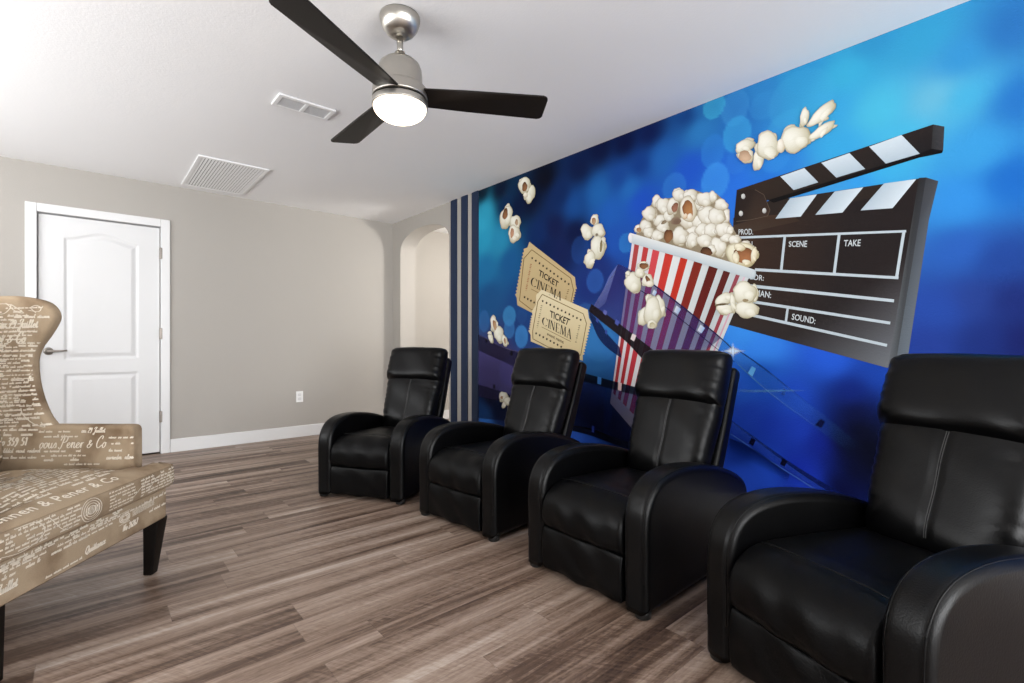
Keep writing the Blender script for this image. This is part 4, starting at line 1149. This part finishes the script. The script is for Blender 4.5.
# --- striped bucket with heaped popcorn
bk = Print(4)
TL, TR, BL, BR = (632.5, 241), (751, 273), (610.5, 403), (668, 470)
bk.quad([TL, TR, BR, BL], 20, 16, lambda u, v: mixp(mixp((222, 214, 222), (228, 230, 230), min(1, u * 3)), (176, 186, 190), max(0, (u - .35) * 1.3) * (1 - max(0, u - .85) * 4)))
strip = [(.022, .062, (176,72,72)), (.098, .142, (192,66,66)), (.178, .236, (214,78,84)), (.285, .352, (204,62,52)), (.415, .475, (196,56,38)), (.530, .602, (128,44,32)), (.660, .735, (92,34,28)), (.785, .842, (88,36,32)), (.892, .925, (152,74,84)), (.958, .972, (222,190,206))]
for a, b, c in strip:
    bk.quad([mixp(TL, TR, a), mixp(TL, TR, b), mixp(BL, BR, b), mixp(BL, BR, a)], 1, 8, lambda u, v, c=c: mixp(c, mixp(c, (160, 24, 40), .4), min(1, v * 1.6)))
bk.poly([BL, mixp(BL, BR, 1), mixp(mixp(TL, BL, .93), mixp(TR, BR, .93), 1), mixp(TL, BL, .93)], (206, 196, 214))
bk.build('popcorn_bucket_print')
pc = Print(6)
br = (150, 104, 70); brd = (92, 58, 36); tan = (196, 160, 124)
pc.poly([(636,236),(640,224),(647,210),(656,200),(672,198),(682,192),(695,190),(706,194),(716,193),(728,204),(730,222),(740,240),(752,250),(752,266),(700,256),(660,246)], (150,136,112))
HE = [(638.8,229,4,4.2),(645.8,226.5,6.2,6.5),(650,214,7,7.8),(649,232.5,5.5,5.5),(657.5,201.5,5.2,6.5),(664,206,7,8.5),(661,221.5,6.8,6.8),(669,216.5,5.5,5.5),(673,206.5,6,8.5),(679.5,195.5,6.5,6.5),(691,195.5,7.2,6.2),(702,205,7,7),(705.5,199.5,9,7.5),(713.5,197,4,6),(721.6,205,7,6),(688.5,221,8,9),(699,222,7,8),(707.6,215.8,9,10),(726,217,4.5,8),(717,217,8.5,9),(694,232,7,6),(703,230,7,7),(712,230.5,8,7.2),(724,230,8,8),(730.4,231,3.5,5),(658.5,235.5,6.5,5.5),(664,227,6.5,6),(680.5,236,8.2,9.2),(693,240.5,6.2,8),(705,241,8,7),(719.3,246.5,8,10),(712,250,5,5),(727,238,6,4.5),(735,240,6.5,4.5),(746,246,6,5)]
for x, y, rx, ry in HE: pc.puff(x, y, rx, ry, random.uniform(-20, 20), (242, 240, 231), (184, 173, 147), edge=(146, 130, 102), wob=.09)
def hollow(p, x, y, rx, ry, rot=0, hi=br, lo=brd): p.lobe(x, y, rx, ry, rot, hi, lo, .2, .35, .06)
hollow(pc, 639.5, 230, 2.4, 2.4, 0, (190,150,110), br); hollow(pc, 669, 236, 4.6, 6.6, 10); hollow(pc, 676.5, 221, 5.2, 4, -10, (120,96,80), (150,130,110)); hollow(pc, 675.5, 207.5, 3, 5, 20, (160,110,90), (120,80,60)); hollow(pc, 707, 251.5, 6, 4.2, 15, (110,74,50), (64,40,26)); hollow(pc, 664.5, 222.5, 3, 1.6, -30, (150,134,110), (120,100,76))
pc.lobe(688.7, 209.3, 8.4, 13.5, -6, (242,238,226), (204,194,168), wob=.04, edge=(150,134,104)); hollow(pc, 688.5, 209.6, 5.2, 9.4, -6, (182,128,82), (128,82,50)); pc.lobe(690.5, 217, 2.6, 3.4, 0, (244,238,226), (210,190,160)); pc.lobe(686, 216.5, 2, 3, 20, (236,222,200), (196,160,120))
pc.lobe(742.7, 254.8, 16.8, 12.6, 10, (240,236,214), (190,178,138), wob=.05, edge=(140,126,92)); hollow(pc, 744.5, 255.5, 10.2, 8.2, 10, (168,112,74), (110,70,42))
for a in ((736.5,258,3.6,6,-10),(747,262.5,4.6,2.8,10),(740,247.5,6,3.6,15),(754.5,255.6,3.2,8.2,8)): pc.puff(*a, (240,234,212), (194,178,138), edge=(150,130,96))
# rim
R0, R1 = (630.5, 236.5), (754.5, 272)
pc.band([(631,233),(660,241.5),(700,253),(735,263.5),(755.5,270)], [(631,243),(660,251.5),(700,263),(735,274),(753,279.5)], lambda u, v: mixp(mixp((238,240,240), (196,206,212), v), (190,202,206), u * .6), nv=4)
pc.lobe(631.3, 238, 2.4, 5.0, 0, (240,240,240), (206,212,216), wob=0); pc.lobe(754.2, 274.8, 2.2, 4.9, 10, (206,216,220), (170,182,190), wob=0)
pc.build('popcorn_heap_print')

# --- film strip
fs = Print(8)
def A(col, a): return lambda u, v: (col, a)
fs.band([(478,334),(500,345),(522,353),(546,364)], [(478,350),(500,360),(522,370),(546,381)], A((40,32,52), .55))
fs.band([(478,350),(500,360),(522,370),(546,381)], [(478,396),(500,401),(522,407),(546,414)], A((92,84,146), .55))
fs.band([(478,384),(500,391),(522,399),(546,408)], [(478,418),(500,420),(522,424),(546,430)], A((18,20,46), .5))
for q in ([(511,350.5),(513.5,351.5),(513,356),(510.6,355)], [(494,384),(496,385),(495.6,389),(493.6,388)], [(486,338),(488,339),(487.7,343),(485.7,342)]): fs.poly(q, (20,18,38), .9)
fs.band([(480,334.5),(500,345),(522,353),(546,363)], [(480,335.5),(500,346),(522,354),(546,364)], A((96,90,140), .5), nv=1)
# wide translucent film over the bucket
fs.band([(619,264),(640,274.5),(661,289),(690,311.5),(722,338)], [(594,306),(612,318),(632,334),(654,352),(678,372)], lambda u, v: (mixp((52,50,120), (62,58,136), v), .60 - .12 * u))
fs.band([(605,288),(610,276),(618,265)], [(590,313),(600,308),(606,303)], lambda u, v: ((126,140,210), .55 * (1 - v * .6)))
fs.band([(592,304),(612,318),(632,333),(655,351),(680,372)], [(589,311),(600,320),(626,341),(645,361),(666,380)], A((34,26,32), .93))
fs.band([(590,312),(600,322),(608,334),(620,347)], [(590,316),(598,336),(608,348),(622,358)], A((22,34,84), .8))
for q, c in (([(604.5,309.5),(608,311.5),(606.5,315.5),(603.5,313)], (96,104,170)), ([(616.5,319),(620,321.5),(618.5,326),(615.3,323.5)], (78,92,170)), ([(633,333.5),(637,335.5),(634.5,341.5),(631,339)], (238,222,220)), ([(597,317.5),(599.5,319),(598.5,323),(596.3,321)], (64,84,160)), ([(606,329),(608,330.5),(607.4,335),(605.4,333)], (58,84,160))): fs.poly(q, c)
for off, wd_, al in ((0, 1.6, .92), (11.5, .9, .85)):
    fs.band([(634 - off * .5, 271 + off),(661 - off * .3, 289 + off),(690 - off * .3, 311.5 + off),(718 - off * .3, 334.5 + off),(735, 350 + off)], [(634 - off * .5, 271 + off + wd_),(661 - off * .3, 289 + off + wd_),(690 - off * .3, 311.5 + off + wd_),(718 - off * .3, 334.5 + off + wd_),(735, 350 + off + wd_)], A((24,28,72), al), nv=1)
for q in ([(677,305.5),(681.5,309),(678.5,314.5),(674.5,311.5)], [(701,324.5),(705.5,328),(702,333.5),(698,330.5)], [(654.5,289.5),(657.5,292),(655.5,296),(652.5,294)]): fs.poly(q, [(216,222,230),(150,180,220),(160,186,216),(222,226,232)])
# right-hand continuation
fs.band([(722,338),(742,352),(765,368),(790,388),(815,408),(840,428),(862,446)], [(716,345),(738,364),(762,386),(782,402),(806,419),(828,436),(850,452)], lambda u, v: ((70,140,216), .26 * (1 - u)))
fs.band([(738,349),(765,367.5),(790,387.5),(815,407)], [(738,350.5),(765,369.5),(790,389.5),(815,408.5)], lambda u, v: ((16,44,110), .75 * (1 - u)), nv=1)
fs.band([(738,363.4),(762,385.2),(782,401.2),(806,418.4),(828,435)], [(738,364.4),(762,386.2),(782,402.4),(806,419.6),(828,436)], lambda u, v: ((110,175,230), .6 * (1 - u)), nv=1)
fs.poly([(752.5,366),(756.5,368.5),(753,376.5),(748.5,373)], (104,180,242)); fs.poly([(821,418.5),(825.5,421.5),(822,428),(815.5,425)], (8,18,66), .9); fs.poly([(784,388),(787,390),(785,396),(781.5,394)], (38,90,190), .6)
fs.glow(733.5, 351, 7.5, 4.6, (250,253,255)); fs.glow(733.5, 351, 14, 1.8, (210,232,255)); fs.glow(733.5, 351, 2, 9, (210,232,255))
fs.band([(738,388),(760,389),(790,389),(808,390)], [(738,393),(760,393),(790,392),(808,391)], lambda u, v: ((112,180,246), .6 * math.sin(PI * min(1, u * .9 + .1)) * (1 - abs(2 * v - 1)) ** 1.5), nv=8)
fs.band([(732,420),(750,433),(775,451),(800,468),(832,487),(850,497)], [(731,434),(745,443),(765,457.5),(790,473),(815,489),(830,499)], lambda u, v: (mixp((56,100,216), (30,60,190), v), .55))
fs.band([(732,420),(750,433),(775,451),(800,468),(832,487),(850,497)], [(732,422),(750,435.5),(775,454.5),(800,472.5),(830,492),(846,501)], lambda u, v: ((8,16,84), .25 + .55 * u), nv=1)
fs.band([(731,433.2),(745,442.2),(765,456.7),(790,472.2),(815,488)], [(731,434.4),(745,443.4),(765,457.9),(790,473.4),(815,489.4)], A((92,140,240), .6), nv=1)
for q in ([(752,437.5),(756.5,440),(753.5,446),(749,443)], [(783,458),(788,461),(785,466.5),(780.5,464)]): fs.poly(q, (8,10,44), .95)
fs.band([(730,438),(750,446.5),(770,460),(790,474)], [(730,452),(750,462),(770,472),(788,482)], lambda u, v: ((8,30,100), .7 * (1 - v)))
# lower band under the bucket
fs.band([(570,369),(590,374.5),(612,380.5),(640,388)], [(570,379.5),(590,383),(612,389),(640,396)], A((10,22,44), .88))
fs.band([(570,379.5),(590,383),(612,389),(640,396)], [(566,425),(590,430),(612,438),(640,448)], lambda u, v: (mixp((24,46,110), (6,10,40), min(1, v * 1.4)), .82 if u < .55 else .62))
fs.band([(570,425),(590,428),(612,436),(640,446)], [(570,430),(590,435),(612,443),(640,452)], A((4,8,28), .9))
fs.poly([(598.2,376.5),(602,377.5),(601.6,384.6),(598,383.6)], (70,140,222)); fs.poly([(618.8,382),(622.4,383),(621.8,391),(618.4,390)], (240,206,204)); fs.poly([(592.6,425.5),(595,426.3),(594.6,432.6),(592.4,431.8)], (44,64,160))
fs.build('film_strip_print', True)

# --- popcorn flying across the mural
def flying(lobes, hollows=(), top=()):
    p = Print(11)
    for l in lobes: p.puff(*l, (245,243,230), (190,182,152), edge=(160,148,116), wob=.07)
    for h in hollows: hollow(p, *h)
    for l in top: p.lobe(*l, (246,242,230), (200,186,156))
    p.build('popcorn_print')
flying([(530.4,193.8,5.4,9.6,8),(525,185.6,5.8,8.6,8)], [(525.4,187,2.6,4.8,5)], [(526.3,195.2,2.3,2.6,0)])
flying([(506.7,217.5,5.8,12.2,14),(516.2,222.5,5.4,7.4,0),(514.8,234,5.8,9,0)], [(505.9,214,2.5,5.8,10),(512.8,233,1.8,5,5,(200,150,120),(160,120,90)),(517.3,222.5,1.5,3.2,0,(190,160,130),(150,120,90))], [(515.5,238.5,2.6,2.8,0)])
flying([(587.8,231.8,6.2,8,-20),(595.4,220.3,4.2,5.6,0),(598.9,231,6.8,7.2,0),(598.2,248,7.4,12.6,0),(590.6,259.7,5.2,9.2,8)], [(594.6,221.2,2,3.6,0,tan,br),(601.8,246.5,1.3,6,4,(150,136,96),(120,100,66)),(597.5,235,1.3,1.6,0,(140,130,110),(120,100,80))])
flying([(494.8,324,3.6,8.2,-10),(499.8,334.2,4.8,8.4,-8),(491.6,338,2.4,5.4,-15),(505.4,340.6,2.6,6,-12),(490.5,333,2.2,1.8,0)], [(495.4,325,1.8,5,-10,tan,br),(505.6,341,1,3,-10,tan,br)])
flying([(504,396.6,4.4,5.2,0),(508,401,3.6,4.2,0),(504.6,405,2,3.4,10)], [(502.5,397.5,1.2,1.6,0,tan,br)])
flying([(634,282.5,8.4,10.6,-8),(644.2,266.4,5.6,5,0),(648.4,280.6,5.8,6.6,-10),(640.5,273,5,5,0),(628.5,273.5,2.4,2.6,0)], [(644.4,266,4.5,3,0),(648.6,279.8,2,4.4,-25)], [(650.6,284,3.8,3.2,0)])
flying([(644.3,316.8,5.4,9.6,12),(661,306.5,4.6,11.5,-10),(650.4,299.6,4.2,5.4,-10),(653.2,311.5,8.6,15,3),(652.7,324.4,5,4.6,0)], [(653,325,3,2.6,0,(214,206,176),(176,164,128))])
flying([(725.2,299.5,10.6,6,-24),(726,309,9.6,5.4,6),(755,293.5,4,9.4,0),(745.2,293,12,11.6,0),(747.2,309.8,12.2,8.2,8),(733.6,303,2.8,9.4,-6)], [(722,304.6,7,1,-6,(90,76,50),(120,100,70)),(746,300.5,3,1.6,0,(150,134,100),(170,150,120))])
flying([(746.5,156.3,8,7.4,15,),(745.5,146.5,10.4,6.2,-22),(758.8,160,5.4,11.4,8),(768.7,146,11.6,14.8,-8),(796,139.4,15.4,13,-26),(805,117.8,4.4,9.8,10),(822.8,114,18.5,6,-42),(822.8,131,15.5,4.9,-34)], [(745.6,156.6,6.4,5.6,20,(212,180,152),(170,140,112))], [(781.5,146.5,4,7,0)])


# ------------------------------------------------------------------ light
def area(name, loc, rot, sx, sy, power, col=(1, 1, 1)):
    l = bpy.data.lights.new(name, 'AREA'); l.shape = 'RECTANGLE'; l.size = sx; l.size_y = sy; l.energy = power; l.color = col
    o = bpy.data.objects.new(name, l); COL.objects.link(o); o.location = loc; o.rotation_euler = rot; return o
area('daylight_rear_window', ((WX0 + WX1) / 2, RY - .16, 1.2), (PI / 2 + .35, 0, 0), 3.7, 2.0, 330, (.98, .99, 1))
area('added_ceiling_fill_left', (LX - .16, (SY0 + SY1) / 2, 1.55), (PI / 2 + .75, 0, -PI / 2), SY1 - SY0 - .1, 1.2, 172, (.98, .99, 1))  # added fill behind the left opening, tilted up to lift the ceiling
hl = bpy.data.lights.new('hallway_lamp', 'POINT'); hl.energy = 88; hl.color = (1, .97, .93); hl.shadow_soft_size = .12
ho = bpy.data.objects.new('hallway_lamp', hl); COL.objects.link(ho); ho.location = (3.7, 3.75, 1.9)
wd = bpy.data.worlds.new('daylight_sky'); scn.world = wd; wd.use_nodes = True
wd.node_tree.nodes['Background'].inputs['Color'].default_value = (.9, .95, 1, 1); wd.node_tree.nodes['Background'].inputs['Strength'].default_value = 1.0

# ------------------------------------------------------------------ camera and view
cam = bpy.data.cameras.new('camera'); cam.sensor_width = 36; cam.lens = 36 * FPX / 1024; cam.clip_start = .02
cam.shift_y = (HY - 341.5) / 1024
co = bpy.data.objects.new('camera', cam); COL.objects.link(co); co.location = (0, 0, CAMH); co.rotation_euler = (PI / 2, 0, -YAW)
scn.camera = co
vs = scn.view_settings
vs.view_transform = 'Standard'; vs.look = 'None'; vs.gamma = 1; vs.use_curve_mapping = False; vs.exposure = 0.0
